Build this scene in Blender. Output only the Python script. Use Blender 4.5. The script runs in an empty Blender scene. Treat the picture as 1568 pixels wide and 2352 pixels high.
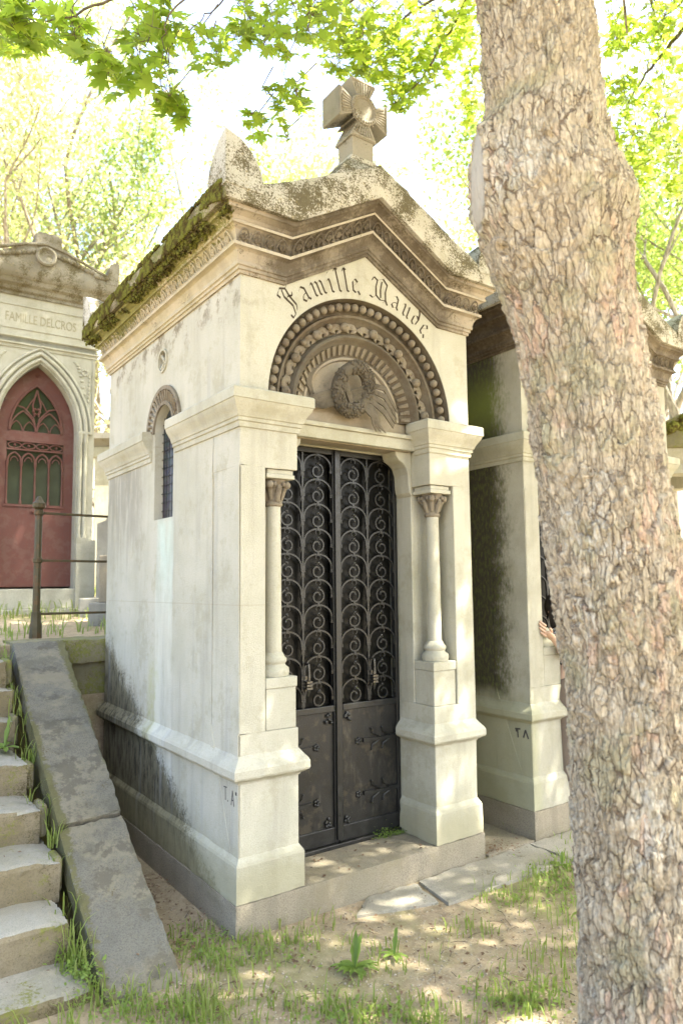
import bpy, bmesh, math, random
import numpy as np
from mathutils import Vector, Matrix, noise
from mathutils.geometry import tessellate_polygon
random.seed(7); RNG = np.random.default_rng(7)
PI = math.pi; R = math.radians
C = bpy.context.scene.collection
sc = bpy.context.scene

# ------------------------------------------------------------------ camera
CAM = Vector((-1.5662, -3.0433, 1.6)); YAW, PIT, ROL = R(35.4949), R(4.9728), R(-0.5297)
FPX = 1615.6; PX, PY = 784.0, 1204.6           # focal length and principal point in the 1568x2352 frame
f0 = Vector((math.sin(YAW), math.cos(YAW), 0)); r0 = Vector((math.cos(YAW), -math.sin(YAW), 0)); u0 = Vector((0, 0, 1))
cf = f0*math.cos(PIT)+u0*math.sin(PIT); cu = u0*math.cos(PIT)-f0*math.sin(PIT)
cr = r0*math.cos(ROL)+cu*math.sin(ROL); cu = cu*math.cos(ROL)-r0*math.sin(ROL)
cam = bpy.data.cameras.new('camera'); camo = bpy.data.objects.new('camera', cam); C.objects.link(camo)
M = Matrix((cr, cu, -cf)).transposed().to_4x4(); M.translation = CAM; camo.matrix_world = M
cam.sensor_fit = 'VERTICAL'; cam.sensor_height = 36; cam.lens = FPX/2352*36
cam.shift_y = 28.6/2352; cam.clip_start = 0.05; cam.clip_end = 2000
cam.dof.use_dof = True; cam.dof.focus_distance = 3.5; cam.dof.aperture_fstop = 2.4
sc.camera = camo
def ray(x, y): return cf+cr*((x-PX)/FPX)-cu*((y-PY)/FPX)
def hit(x, y, ax, c):
    d = ray(x, y); i = 'XYZ'.index(ax); return CAM+d*((c-CAM[i])/d[i])
def at(x, y, dist): return CAM+ray(x, y)*dist
def pix(P):
    d = Vector(P)-CAM; z = d.dot(cf)
    if z < 0.05: return None
    return (PX+FPX*d.dot(cr)/z, PY-FPX*d.dot(cu)/z)

# ------------------------------------------------------------------ light
SUN_EL, SUN_AZ = 58, 38        # azimuth measured from -Y towards +X
S = Vector((math.sin(R(SUN_AZ))*math.cos(R(SUN_EL)), -math.cos(R(SUN_AZ))*math.cos(R(SUN_EL)), math.sin(R(SUN_EL))))
w = bpy.data.worlds.new('World'); sc.world = w; w.use_nodes = True
wn = w.node_tree.nodes; wl = w.node_tree.links
sky = wn.new('ShaderNodeTexSky'); sky.sky_type = 'NISHITA'; sky.sun_disc = False
sky.sun_elevation = R(SUN_EL); sky.sun_rotation = math.atan2(S.x, S.y); sky.dust_density = 4.5; sky.ozone_density = 0.6; sky.air_density = 0.8
wn['Background'].inputs['Strength'].default_value = 0.15
wl.new(sky.outputs[0], wn['Background'].inputs[0])
sl = bpy.data.lights.new('sun', 'SUN'); sl.energy = 4.5; sl.angle = R(0.53); sl.color = (1, .94, .84)
so = bpy.data.objects.new('sun', sl); C.objects.link(so); so.rotation_euler = S.to_track_quat('Z', 'Y').to_euler()
so.location = (0, 0, 12)
sc.view_settings.view_transform = 'Standard'; sc.view_settings.look = 'None'; sc.view_settings.gamma = 1
sc.view_settings.exposure = 2.95
sc.view_settings.use_white_balance = True; sc.view_settings.white_balance_temperature = 6750; sc.view_settings.white_balance_tint = 6

# ------------------------------------------------------------------ helpers
class MB:
    def __init__(s): s.v = []; s.f = []
    def add(s, vs, fs):
        b = len(s.v); s.v += [tuple(v) for v in vs]; s.f += [tuple(i+b for i in f) for f in fs]
    def box(s, x0, x1, y0, y1, z0, z1):
        s.add([(x0,y0,z0),(x1,y0,z0),(x1,y1,z0),(x0,y1,z0),(x0,y0,z1),(x1,y0,z1),(x1,y1,z1),(x0,y1,z1)],
              [(0,3,2,1),(4,5,6,7),(0,1,5,4),(1,2,6,5),(2,3,7,6),(3,0,4,7)])
    def tube(s, P, r, n=6, cap=True, flat=None, up=None):
        P = [Vector(p) for p in P]; m = len(P)
        rr = r if hasattr(r, '__len__') else [r]*m
        vs = []; fs = []
        t0 = (P[1]-P[0]).normalized()
        a = Vector(up) if up is not None else (Vector((0,0,1)) if abs(t0.z) < .9 else Vector((1,0,0)))
        for i in range(m):
            t = (P[min(i+1,m-1)]-P[max(i-1,0)])
            if t.length < 1e-9: t = t0
            t.normalize(); b = t.cross(a)
            if b.length < 1e-6: b = t.cross(Vector((0.3,1,.2)))
            b.normalize(); a2 = b.cross(t).normalized()
            if up is None: a = a2
            fl = flat if flat else 1
            for k in range(n):
                q = 2*PI*(k+.5)/n
                vs.append(P[i]+b*(math.cos(q)*rr[i])+a2*(math.sin(q)*rr[i]*fl))
        for i in range(m-1):
            for k in range(n):
                k2 = (k+1) % n
                fs.append((i*n+k, i*n+k2, (i+1)*n+k2, (i+1)*n+k))
        if cap: fs.append(tuple(range(n-1,-1,-1))); fs.append(tuple((m-1)*n+k for k in range(n)))
        s.add(vs, fs)
    def ball(s, c, r, nu=10, nv=6, rot=None):
        rx, ry, rz = r if hasattr(r, '__len__') else (r, r, r)
        vs = []; fs = []; c = Vector(c)
        def T(v):
            v = Vector(v)
            if rot is not None: v = rot @ v
            return c+v
        vs.append(T((0,0,rz)))
        for j in range(1, nv):
            a = PI*j/nv
            for i in range(nu):
                b = 2*PI*i/nu; vs.append(T((rx*math.sin(a)*math.cos(b), ry*math.sin(a)*math.sin(b), rz*math.cos(a))))
        vs.append(T((0,0,-rz))); L = len(vs)-1
        for i in range(nu): fs.append((0, 1+i, 1+(i+1) % nu))
        for j in range(nv-2):
            for i in range(nu):
                a = 1+j*nu+i; b = 1+j*nu+(i+1) % nu; fs.append((a, a+nu, b+nu, b))
        for i in range(nu): fs.append((L, 1+(nv-2)*nu+(i+1) % nu, 1+(nv-2)*nu+i))
        s.add(vs, fs)
    def lathe(s, cx, cy, prof, n=24, a0=0, a1=2*PI, sx=1, sy=1):
        full = abs(a1-a0-2*PI) < 1e-6; m = n if full else n+1; vs = []; fs = []
        for r, z in prof:
            for i in range(m):
                a = a0+(a1-a0)*i/n; vs.append((cx+r*math.cos(a)*sx, cy+r*math.sin(a)*sy, z))
        for j in range(len(prof)-1):
            for i in range(n):
                i2 = (i+1) % m; fs.append((j*m+i, j*m+i2, (j+1)*m+i2, (j+1)*m+i))
        s.add(vs, fs)
    def arch(s, cx, cz, prof, n=72, a0=0, a1=PI, stilt=0):
        # prof: list of (r, y); revolved about the Y axis through (cx, cz)
        vs = []; fs = []; A = [a0+(a1-a0)*i/n for i in range(n+1)]
        for r, y in prof:
            row = [(cx+r*math.cos(a), y, cz+r*math.sin(a)) for a in A]
            if stilt: row = [(cx+r, y, cz-stilt)]+row+[(cx-r, y, cz-stilt)]
            vs += row
        m = n+1+(2 if stilt else 0)
        for j in range(len(prof)-1):
            for i in range(m-1): fs.append((j*m+i, j*m+i+1, (j+1)*m+i+1, (j+1)*m+i))
        s.add(vs, fs)
    def sweep(s, path, prof, closed=False, caps=True, pclosed=False):
        vs = []; fs = []; n = len(prof); m = len(path)
        for P, O, U in path:
            P = Vector(P); O = Vector(O); U = Vector(U)
            for o, h in prof: vs.append(P+O*o+U*h)
        for i in range(m if closed else m-1):
            i2 = (i+1) % m
            for k in range(n if pclosed else n-1):
                k2 = (k+1) % n; fs.append((i*n+k, i*n+k2, i2*n+k2, i2*n+k))
        if caps and not closed:
            fs.append(tuple(range(n))); fs.append(tuple((m-1)*n+k for k in reversed(range(n))))
        s.add(vs, fs)
    def plate(s, outer, holes, fn, d0, d1):
        # outer/holes 2D loops, fn(a,b,d)->xyz, thickness from d0 to d1
        loops = [outer]+holes; flat = [p for l in loops for p in l]
        tris = tessellate_polygon([[Vector((p[0], p[1], 0)) for p in l] for l in loops])
        n = len(flat); vs = [fn(a, b, d0) for a, b in flat]+[fn(a, b, d1) for a, b in flat]; fs = []
        for t in tris: fs.append(tuple(t)); fs.append(tuple(i+n for i in reversed(t)))
        o = 0
        for l in loops:
            m = len(l)
            for i in range(m): j = (i+1) % m; fs.append((o+i, o+j, o+j+n, o+i+n))
            o += m
        s.add(vs, fs)
    def build(s, name, mat, parent=None, smooth=None, bevel=None, recalc=True):
        me = bpy.data.meshes.new(name); me.from_pydata([tuple(v) for v in s.v], [], s.f); me.validate()
        if recalc:
            bm = bmesh.new(); bm.from_mesh(me); bmesh.ops.remove_doubles(bm, verts=bm.verts, dist=1e-5)
            bmesh.ops.recalc_face_normals(bm, faces=bm.faces); bm.to_mesh(me); bm.free()
        if smooth:
            for p in me.polygons: p.use_smooth = True
            me.set_sharp_from_angle(angle=R(smooth))
        me.materials.append(mat); o = bpy.data.objects.new(name, me); C.objects.link(o); o.parent = parent
        if bevel:
            b = o.modifiers.new('bevel', 'BEVEL'); b.width = bevel; b.segments = 2; b.limit_method = 'ANGLE'; b.angle_limit = R(40); b.harden_normals = False
        return o
def roughen(o, L, amp, scale, edge=0):
    bm = bmesh.new(); bm.from_mesh(o.data)
    for _ in range(7):
        es = [e for e in bm.edges if e.calc_length() > L]
        if not es: break
        bmesh.ops.subdivide_edges(bm, edges=es, cuts=1, use_grid_fill=True)
    bmesh.ops.triangulate(bm, faces=[f for f in bm.faces if len(f.verts) > 4]); bm.normal_update()
    for v in bm.verts:
        n_ = noise.noise(v.co*scale)+.5*noise.noise(v.co*scale*2.7); sharp = any(len(e.link_faces) == 2 and e.calc_face_angle(0) > .5 for e in v.link_edges)
        v.co -= v.normal*(amp*(.5+n_)+(edge*max(0, .25+noise.noise(v.co*scale*1.9+Vector((9,9,9)))) if sharp else 0))
    bm.to_mesh(o.data); bm.free(); o.data.update()
    return o
def tag(o, label=None, cat=None, group=None, kind=None):
    if label: o['label'] = label
    if cat: o['category'] = cat
    if group: o['group'] = group
    if kind: o['kind'] = kind
    return o
def thing(name, label, cat, loc=(0,0,0), rz=0, group=None):
    o = bpy.data.objects.new(name, None); C.objects.link(o); o.location = loc; o.rotation_euler = (0,0,rz); o.empty_display_size = .2
    return tag(o, label, cat, group)
def planpath(pts, z, closed=False, s=1):
    n = len(pts); out = []
    def nrm(a, b):
        d = Vector((b[0]-a[0], b[1]-a[1])).normalized(); return Vector((d.y, -d.x))*s
    for i in range(n):
        if closed or 0 < i < n-1: n1 = nrm(pts[i-1], pts[i]); n2 = nrm(pts[i], pts[(i+1) % n]); O = (n1+n2)/(1+n1.dot(n2))
        elif i == 0: O = nrm(pts[0], pts[1])
        else: O = nrm(pts[-2], pts[-1])
        out.append(((pts[i][0], pts[i][1], z), (O.x, O.y, 0), (0,0,1)))
    return out

# ------------------------------------------------------------------ materials
class NT:
    def __init__(s, name):
        s.m = bpy.data.materials.new(name); s.m.use_nodes = True; s.t = s.m.node_tree; s.n = s.t.nodes; s.l = s.t.links
        s.b = s.n['Principled BSDF']; s.out = s.n['Material Output']; s.tc = s.n.new('ShaderNodeTexCoord'); s.co = s.tc.outputs['Object']
        s.sep = None
    def set(s, sock, v):
        if isinstance(v, bpy.types.NodeSocket): s.l.new(v, sock)
        elif isinstance(v, (tuple, list)) and len(v) == 3 and sock.type == 'RGBA': sock.default_value = (*v, 1)
        else: sock.default_value = v
    def xyz(s):
        if not s.sep: s.sep = s.n.new('ShaderNodeSeparateXYZ'); s.l.new(s.co, s.sep.inputs[0])
        return s.sep.outputs
    def math(s, op, a, b=0.0, clamp=False):
        n = s.n.new('ShaderNodeMath'); n.operation = op; n.use_clamp = clamp; s.set(n.inputs[0], a); s.set(n.inputs[1], b); return n.outputs[0]
    def noise(s, scale, detail=4, rough=.55, stretch=None, dist=0):
        n = s.n.new('ShaderNodeTexNoise'); n.inputs['Scale'].default_value = scale; n.inputs['Detail'].default_value = detail
        n.inputs['Roughness'].default_value = rough; n.inputs['Distortion'].default_value = dist
        src = s.co
        if stretch:
            mp = s.n.new('ShaderNodeMapping'); mp.inputs['Scale'].default_value = stretch; s.l.new(s.co, mp.inputs[0]); src = mp.outputs[0]
        s.l.new(src, n.inputs['Vector']); return n.outputs['Fac']
    def vor(s, scale, feat='F1', stretch=None, out='Distance'):
        n = s.n.new('ShaderNodeTexVoronoi'); n.feature = feat; n.inputs['Scale'].default_value = scale; src = s.co
        if stretch:
            mp = s.n.new('ShaderNodeMapping'); mp.inputs['Scale'].default_value = stretch; s.l.new(s.co, mp.inputs[0]); src = mp.outputs[0]
        s.l.new(src, n.inputs['Vector']); return n.outputs[out]
    def ramp(s, v, a, b, lo=0.0, hi=1.0):
        n = s.n.new('ShaderNodeMapRange'); n.interpolation_type = 'SMOOTHSTEP'; s.set(n.inputs[0], v)
        n.inputs[1].default_value = a; n.inputs[2].default_value = b; n.inputs[3].default_value = lo; n.inputs[4].default_value = hi; return n.outputs[0]
    def mix(s, f, a, b, mode='MIX'):
        n = s.n.new('ShaderNodeMix'); n.data_type = 'RGBA'; n.blend_type = mode; s.set(n.inputs[0], f); s.set(n.inputs[6], a); s.set(n.inputs[7], b); return n.outputs[2]
    def bump(s, h, strength=.3, dist=.01, prev=None):
        n = s.n.new('ShaderNodeBump'); n.inputs['Strength'].default_value = strength; n.inputs['Distance'].default_value = dist
        s.set(n.inputs['Height'], h)
        if prev: s.l.new(prev, n.inputs['Normal'])
        return n.outputs[0]
    def attr(s, name):
        n = s.n.new('ShaderNodeAttribute'); n.attribute_name = name; return n.outputs['Fac']
    def fin(s, col, rough=.9, nor=None, spec=.3, metal=0):
        s.set(s.b.inputs['Base Color'], col); s.set(s.b.inputs['Roughness'], rough); s.b.inputs['Specular IOR Level'].default_value = spec; s.b.inputs['Metallic'].default_value = metal
        if nor: s.l.new(nor, s.b.inputs['Normal'])
        return s.m

def stone(name, base=(.50,.46,.37), alt=(.40,.38,.31), grain=.22, soot=0, sootcol=(.10,.075,.05), moss=0, mosscol=(.10,.10,.03), lich=0, extra=None, bumps=1):
    t = NT(name)
    big = t.noise(2.3, 5, .6); streak = t.noise(1, 5, .6, (9, 9, 1.1)); fine = t.noise(150, 4, .75); mid = t.noise(22, 6, .7); dirt = t.noise(3.5, 8, .72)
    c = t.mix(t.ramp(big, .35, .68), base, alt)
    c = t.mix(t.ramp(streak, .5, .72, 0, .5), c, tuple(x*.62 for x in base))
    c = t.mix(t.ramp(fine, .3, .6, grain*1.5, 0), c, tuple(x*.45 for x in base))
    c = t.mix(t.ramp(mid, .58, .75, 0, .3), c, tuple(min(1, x*1.2) for x in base))
    c = t.mix(t.ramp(fine, .60, .68, 0, .5), c, tuple(x*.42 for x in base))
    c = t.mix(t.ramp(t.math('ADD', dirt, t.math('MULTIPLY', t.math('SUBTRACT', mid, .5), .3)), .50, .64, 0, .5), c, tuple(x*k for x, k in zip(base, (.64,.63,.54))))
    if soot:
        k = t.math('ADD', t.math('MULTIPLY', t.noise(5, 6, .7), .7), t.math('MULTIPLY', t.noise(45, 4, .7), .3))
        c = t.mix(t.ramp(k, .62-.35*soot, .72-.22*soot, 0, .92), c, sootcol)
    if lich:      # speckled dark lichen
        k = t.math('ADD', t.math('MULTIPLY', t.noise(6, 4, .6), .45), t.math('MULTIPLY', t.noise(95, 6, .8), .55))
        c = t.mix(t.ramp(k, .625-.2*lich, .675-.2*lich, 0, .92), c, t.mix(t.noise(50, 3), (.045,.036,.02), (.12,.10,.045)))
        c = t.mix(t.ramp(t.noise(40, 5, .7), .6, .68, 0, .7*lich), c, (.28,.22,.09))
    if extra: c = extra(t, c)
    if moss:
        k = t.math('ADD', t.math('MULTIPLY', t.noise(4, 4, .6), .5), t.math('MULTIPLY', t.noise(60, 5, .75), .5))
        c = t.mix(t.ramp(k, .6-.25*moss, .68-.25*moss, 0, .95), c, t.mix(t.noise(30, 3), (.06,.06,.02), (.21,.22,.05)))
    h = t.math('ADD', fine, t.math('MULTIPLY', mid, .8))
    return t.fin(c, .92, t.bump(h, .5*bumps, .006), .2)

def side_stain(t, c):
    X, Y, Z = t.xyz()
    n1 = t.noise(7, 5, .7); n2 = t.noise(75, 6, .8, (1,1,.7)); n3 = t.noise(1, 4, .6, (6,6,1.2))
    nn = t.math('ADD', t.math('MULTIPLY', n1, .30), t.math('ADD', t.math('MULTIPLY', n2, .45), t.math('MULTIPLY', n3, .25)))
    line = t.math('SUBTRACT', t.math('SUBTRACT', t.math('MULTIPLY', Y, .62), -.02), Z)    # >0 below the stain line
    # only on the left flank (x near 0), fading upwards
    m = t.math('ADD', nn, t.math('MULTIPLY', t.math('MINIMUM', line, .16), .9))
    m = t.ramp(m, .46, .585, 0, .95)
    flank = t.ramp(X, .02, .10, 1, 0)
    m = t.math('MULTIPLY', m, flank)
    # paler streak below the window, greener towards its top
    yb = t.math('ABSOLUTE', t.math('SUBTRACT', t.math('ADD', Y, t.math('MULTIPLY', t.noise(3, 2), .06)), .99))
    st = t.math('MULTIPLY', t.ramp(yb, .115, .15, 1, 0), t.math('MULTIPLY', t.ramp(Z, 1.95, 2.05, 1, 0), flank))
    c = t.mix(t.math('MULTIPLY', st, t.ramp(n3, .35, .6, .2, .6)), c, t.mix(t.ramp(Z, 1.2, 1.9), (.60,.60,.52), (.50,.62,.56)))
    gy = t.math('MULTIPLY', t.ramp(t.math('ABSOLUTE', t.math('SUBTRACT', Y, 1.12)), .03, .12, 1, 0), t.math('MULTIPLY', t.math('MULTIPLY', t.ramp(Z, .55, .75), t.ramp(Z, .95, 1.35, 1, 0)), flank))
    c = t.mix(t.math('MULTIPLY', gy, t.ramp(n1, .35, .65, .1, .6)), c, (.34,.34,.13))
    c = t.mix(m, c, t.mix(t.ramp(t.noise(1, 6, .75, (26,26,7)), .35, .6), (.035,.028,.016), (.17,.15,.09)))
    top = t.math('MULTIPLY', t.ramp(t.math('ADD', Z, t.math('MULTIPLY', n2, .5)), 3.18, 3.42, 0, .75), t.math('MULTIPLY', t.ramp(n1, .5, .6), flank))
    c = t.mix(top, c, (.12,.09,.05))
    vst = t.math('MULTIPLY', t.ramp(t.noise(1, 4, .6, (12,12,.8)), .55, .7, 0, .35), flank)
    c = t.mix(vst, c, (.30,.30,.28))
    for zz in (1.51, 2.47):
        c = t.mix(t.ramp(t.math('ABSOLUTE', t.math('SUBTRACT', Z, zz)), .0015, .004, .35, 0), c, (.3,.27,.2))
    gb = t.ramp(t.math('ADD', Z, t.math('MULTIPLY', n1, .35)), .62, .36, 0, .6)
    c = t.mix(gb, c, (.27,.245,.14))
    rs = t.math('MULTIPLY', t.math('MULTIPLY', t.ramp(Y, 1.2, 1.5), flank), t.math('MULTIPLY', t.ramp(Z, 1.5, 1.9), t.ramp(Z, 2.45, 2.38, 1, 0)))
    rs = t.math('MULTIPLY', t.ramp(Z, 2.47, 2.43), t.math('MULTIPLY', t.math('MULTIPLY', t.ramp(Y, 1.2, 1.5), flank), t.ramp(Z, 1.6, 2.1)))
    rs = t.math('MULTIPLY', t.math('SUBTRACT', 1, t.ramp(Z, 2.40, 2.46)), t.math('MULTIPLY', t.math('MULTIPLY', t.ramp(Y, 1.2, 1.5), flank), t.ramp(Z, 1.5, 2.2)))
    return t.mix(t.math('MULTIPLY', rs, t.ramp(t.noise(1, 5, .7, (10,10,1.6)), .38, .58, .1, .65)), c, (.20,.185,.15))
def low_grime(t, c):
    X, Y, Z = t.xyz(); n1 = t.noise(7, 5, .7)
    return t.mix(t.ramp(t.math('ADD', Z, t.math('MULTIPLY', n1, .35)), .62, .36, 0, .6), c, (.27,.245,.14))
def moss_up(t, c):
    X, Y, Z = t.xyz(); k = t.math('ADD', t.math('MULTIPLY', t.noise(5, 4, .6), .4), t.math('MULTIPLY', t.noise(60, 5, .75), .6))
    k = t.math('ADD', k, t.ramp(Z, 3.26, 3.42, -.12, .12)); k = t.math('ADD', k, t.ramp(Y, .2, 2.0, -.02, .06))
    return t.mix(t.ramp(k, .52, .58, 0, .92), c, t.mix(t.noise(24, 4), (.10,.085,.035), (.22,.22,.05)))
def dark_flank(t, c):  # dark and green stains, with the narrow gap's shade painted in too
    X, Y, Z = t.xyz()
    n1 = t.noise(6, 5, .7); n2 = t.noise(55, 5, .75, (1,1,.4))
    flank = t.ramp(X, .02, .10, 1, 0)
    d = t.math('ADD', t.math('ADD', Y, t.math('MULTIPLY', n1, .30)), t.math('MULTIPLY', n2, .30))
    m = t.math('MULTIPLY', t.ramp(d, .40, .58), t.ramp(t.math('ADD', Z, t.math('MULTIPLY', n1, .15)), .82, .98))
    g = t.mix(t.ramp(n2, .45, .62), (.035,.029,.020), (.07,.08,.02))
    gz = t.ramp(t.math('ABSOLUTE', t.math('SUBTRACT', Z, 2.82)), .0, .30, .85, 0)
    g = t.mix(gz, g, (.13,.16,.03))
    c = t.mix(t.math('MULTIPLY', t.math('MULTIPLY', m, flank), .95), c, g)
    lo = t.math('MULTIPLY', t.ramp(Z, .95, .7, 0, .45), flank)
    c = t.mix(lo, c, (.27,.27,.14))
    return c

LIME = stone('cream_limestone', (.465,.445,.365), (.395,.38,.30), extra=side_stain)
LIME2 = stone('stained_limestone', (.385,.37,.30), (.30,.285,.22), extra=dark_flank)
PIER = stone('pier_limestone', (.46,.44,.355), (.38,.365,.28), extra=low_grime)
def corner_wash(t, c):
    X, Y, Z = t.xyz(); d = t.math('ABSOLUTE', t.math('SUBTRACT', X, .788)); d = t.math('ADD', d, t.math('MULTIPLY', t.math('SUBTRACT', t.noise(9, 6, .7), .5), .35))
    c = t.mix(t.ramp(d, .52, .84, 0, .72), c, (.43,.375,.29))
    k = t.math('ADD', t.math('MULTIPLY', t.noise(8, 4, .6), .5), t.math('MULTIPLY', t.noise(80, 6, .75), .5))
    return t.mix(t.ramp(k, .53, .58, 0, .7), c, (.07,.055,.03))
LIP = stone('pale_cornice_limestone', (.44,.395,.31), (.34,.295,.225), soot=.1, lich=.2)  # paler stone for the lips of the front entablature
SOOT = stone('sooty_limestone', (.25,.215,.165), (.16,.135,.10), soot=.7, sootcol=(.09,.073,.052))
SOOTM = stone('washed_sooty_limestone', (.25,.215,.165), (.16,.135,.10), soot=.7, sootcol=(.09,.073,.052), extra=corner_wash)
RELIEF = stone('relief_limestone', (.25,.215,.16), (.16,.137,.10), soot=.45, sootcol=(.13,.10,.07))
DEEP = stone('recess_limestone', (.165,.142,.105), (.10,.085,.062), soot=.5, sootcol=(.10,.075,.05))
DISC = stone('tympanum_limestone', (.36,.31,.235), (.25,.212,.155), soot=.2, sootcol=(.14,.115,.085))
WREATHM = stone('dark_wreath_limestone', (.15,.128,.095), (.085,.072,.052), soot=.4, sootcol=(.06,.05,.036))
def cop_extra(t, c):
    X, Y, Z = t.xyz()
    return c
COPE = stone('lichened_limestone', (.50,.48,.42), (.42,.395,.32), lich=.74)
ACRO = stone('acroterion_limestone', (.48,.465,.41), (.40,.385,.32), lich=.68)
MOSSY = stone('mossy_coping_limestone', (.33,.29,.20), (.24,.20,.13), lich=.75, moss=.55)
CROSSM = stone('cross_limestone', (.31,.295,.25), (.24,.225,.185), lich=.3)
GRAN = stone('grey_granite', (.30,.26,.195), (.235,.21,.15), grain=.6)
def slab_wear(t, c):
    X, Y, Z = t.xyz(); a = t.noise(2.6, 7, .7); b = t.noise(38, 5, .75)
    c = t.mix(t.ramp(a, .5, .6, 0, .55), c, (.21,.185,.13)); c = t.mix(t.ramp(t.noise(5, 6, .7), .53, .6, 0, .6), c, (.065,.06,.048))
    e = t.math('ADD', t.ramp(t.math('ABSOLUTE', X), .10, .17, 0, .22), t.math('ADD', t.math('MULTIPLY', a, .45), t.math('MULTIPLY', b, .45)))
    return t.mix(t.ramp(e, .58, .66, 0, .85), c, t.mix(b, (.05,.045,.02), (.13,.125,.05)))
SLABM = stone('dark_slab_stone', (.135,.13,.11), (.17,.155,.12), grain=.5, lich=.25, extra=slab_wear)
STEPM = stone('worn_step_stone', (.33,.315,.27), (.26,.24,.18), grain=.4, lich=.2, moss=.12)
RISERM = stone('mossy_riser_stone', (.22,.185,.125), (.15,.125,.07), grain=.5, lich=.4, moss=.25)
RETM = stone('mossy_wall_stone', (.20,.18,.12), (.14,.13,.07), lich=.4, moss=.5)
DELM = stone('pale_grey_limestone', (.38,.375,.31), (.31,.305,.245), grain=.3)
DELD = stone('weathered_grey_limestone', (.24,.225,.18), (.15,.135,.10), lich=.6)
TOMB = stone('grey_tomb_stone', (.28,.27,.23), (.2,.19,.16), lich=.3)
WHITEW = stone('white_render', (.72,.70,.64), (.68,.65,.58))

def metal(name, col, rough=.45, spec=.5, metalv=.6, rust=None, rs=.68):
    t = NT(name); n = t.noise(30, 5, .7); c = t.mix(n, tuple(x*.7 for x in col), tuple(x*1.4 for x in col))
    c = t.mix(t.ramp(t.noise(300, 3, .6), .66, .74, 0, .5), c, (.30,.28,.22))
    if rust: c = t.mix(t.ramp(t.noise(9, 5, .7), rs, rs+.08, 0, .8), c, rust)
    return t.fin(c, t.ramp(n, .3, .7, rough-.08, rough+.15), t.bump(t.noise(120, 3), .15, .002), spec, metalv)
IRON = metal('dark_iron', (.030,.030,.029), .36)
def panel_extra():
    m = metal('door_sheet_iron', (.028,.027,.025), .42, rust=(.06,.052,.04), rs=.54); t_ = m.node_tree; b = t_.nodes['Principled BSDF']; src = b.inputs['Base Color'].links[0].from_socket
    tc = t_.nodes.new('ShaderNodeTexCoord'); mp = t_.nodes.new('ShaderNodeMapping'); mp.inputs['Scale'].default_value = (14,14,3); t_.links.new(tc.outputs['Object'], mp.inputs[0])
    nz = t_.nodes.new('ShaderNodeTexNoise'); nz.inputs['Scale'].default_value = 1; nz.inputs['Detail'].default_value = 7; nz.inputs['Roughness'].default_value = .72; t_.links.new(mp.outputs[0], nz.inputs['Vector'])
    mr = t_.nodes.new('ShaderNodeMapRange'); mr.inputs[1].default_value = .55; mr.inputs[2].default_value = .72; mr.inputs[4].default_value = .55; t_.links.new(nz.outputs['Fac'], mr.inputs[0])
    mx = t_.nodes.new('ShaderNodeMix'); mx.data_type = 'RGBA'; t_.links.new(mr.outputs[0], mx.inputs[0]); t_.links.new(src, mx.inputs[6]); mx.inputs[7].default_value = (.13,.12,.10,1); t_.links.new(mx.outputs[2], b.inputs['Base Color'])
    return m
PANEL0 = metal('door_sheet_iron', (.026,.025,.023), .42, rust=(.05,.042,.03), rs=.56)
PANEL = panel_extra()
RAILM = metal('olive_rusty_iron', (.065,.055,.03), .6, rust=(.10,.06,.03), rs=.5)
STEEL = metal('worn_steel', (.085,.083,.078), .3, metalv=.9)
REDP = metal('faded_red_paint', (.092,.030,.022), .6, metalv=0, rust=(.11,.05,.038), rs=.5)
def glass(name, col, rough=.08):
    t = NT(name); c = t.mix(t.noise(8, 4), col, tuple(x*2.2 for x in col)); return t.fin(c, rough, t.bump(t.noise(6, 2), .05, .01), .8)
DGLASS = NT('dark_door_glass').fin((.006,.006,.005), .35, None, .12)
CGLASS = glass('chapel_glass', (.02,.025,.015), .07)
def stained():
    t = NT('stained_glass'); X, Y, Z = t.xyz()
    v = t.vor(26, out='Color'); hs = t.n.new('ShaderNodeHueSaturation'); hs.inputs['Saturation'].default_value = 1.0; hs.inputs['Value'].default_value = .045
    t.l.new(v, hs.inputs['Color']); c = t.mix(.5, hs.outputs[0], (.03,.035,.06))
    e = t.vor(26, 'DISTANCE_TO_EDGE'); c = t.mix(t.ramp(e, .02, .06, 1, 0), c, (.01,.01,.01))
    ch = t.noise(160, 2, .5)
    return t.fin(c, .3, t.bump(ch, .4, .004), .5)
STAIN = stained()
INK = NT('engraved_letter_fill').fin((.06,.046,.032), .85, None, .1)
INK2 = NT('faded_letter_paint').fin((.24,.22,.15), .9, None, .1)
BLACKP = NT('black_spray_paint').fin((.07,.065,.06), .8, None, .2)

def leafmat(name, c1, c2, tr, trf=.55, nscale=3):
    t = NT(name); n = t.noise(nscale, 3, .6); c = t.mix(t.ramp(n, .35, .65), c1, c2)
    oi = t.n.new('ShaderNodeObjectInfo')
    t.fin(c, .5, None, .35)
    ts = t.n.new('ShaderNodeBsdfTranslucent'); t.set(ts.inputs['Color'], t.mix(t.ramp(n, .35, .65), tr, tuple(x*.8 for x in tr)))
    mx = t.n.new('ShaderNodeMixShader'); mx.inputs[0].default_value = trf
    t.l.new(t.b.outputs[0], mx.inputs[1]); t.l.new(ts.outputs[0], mx.inputs[2]); t.l.new(mx.outputs[0], t.out.inputs[0]); return t.m
MAPLE = leafmat('maple_leaf', (.11,.16,.02), (.14,.19,.025), (.46,.60,.06), .62)
BGL1 = leafmat('pale_green_leaf', (.20,.25,.09), (.17,.22,.08), (.55,.66,.24), .5, .6)
BGL2 = leafmat('yellow_leaf', (.25,.25,.12), (.23,.24,.12), (.64,.63,.32), .5, .6)
BGL3 = leafmat('fresh_green_leaf', (.12,.17,.04), (.14,.19,.045), (.42,.56,.12), .5, .6)
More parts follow.
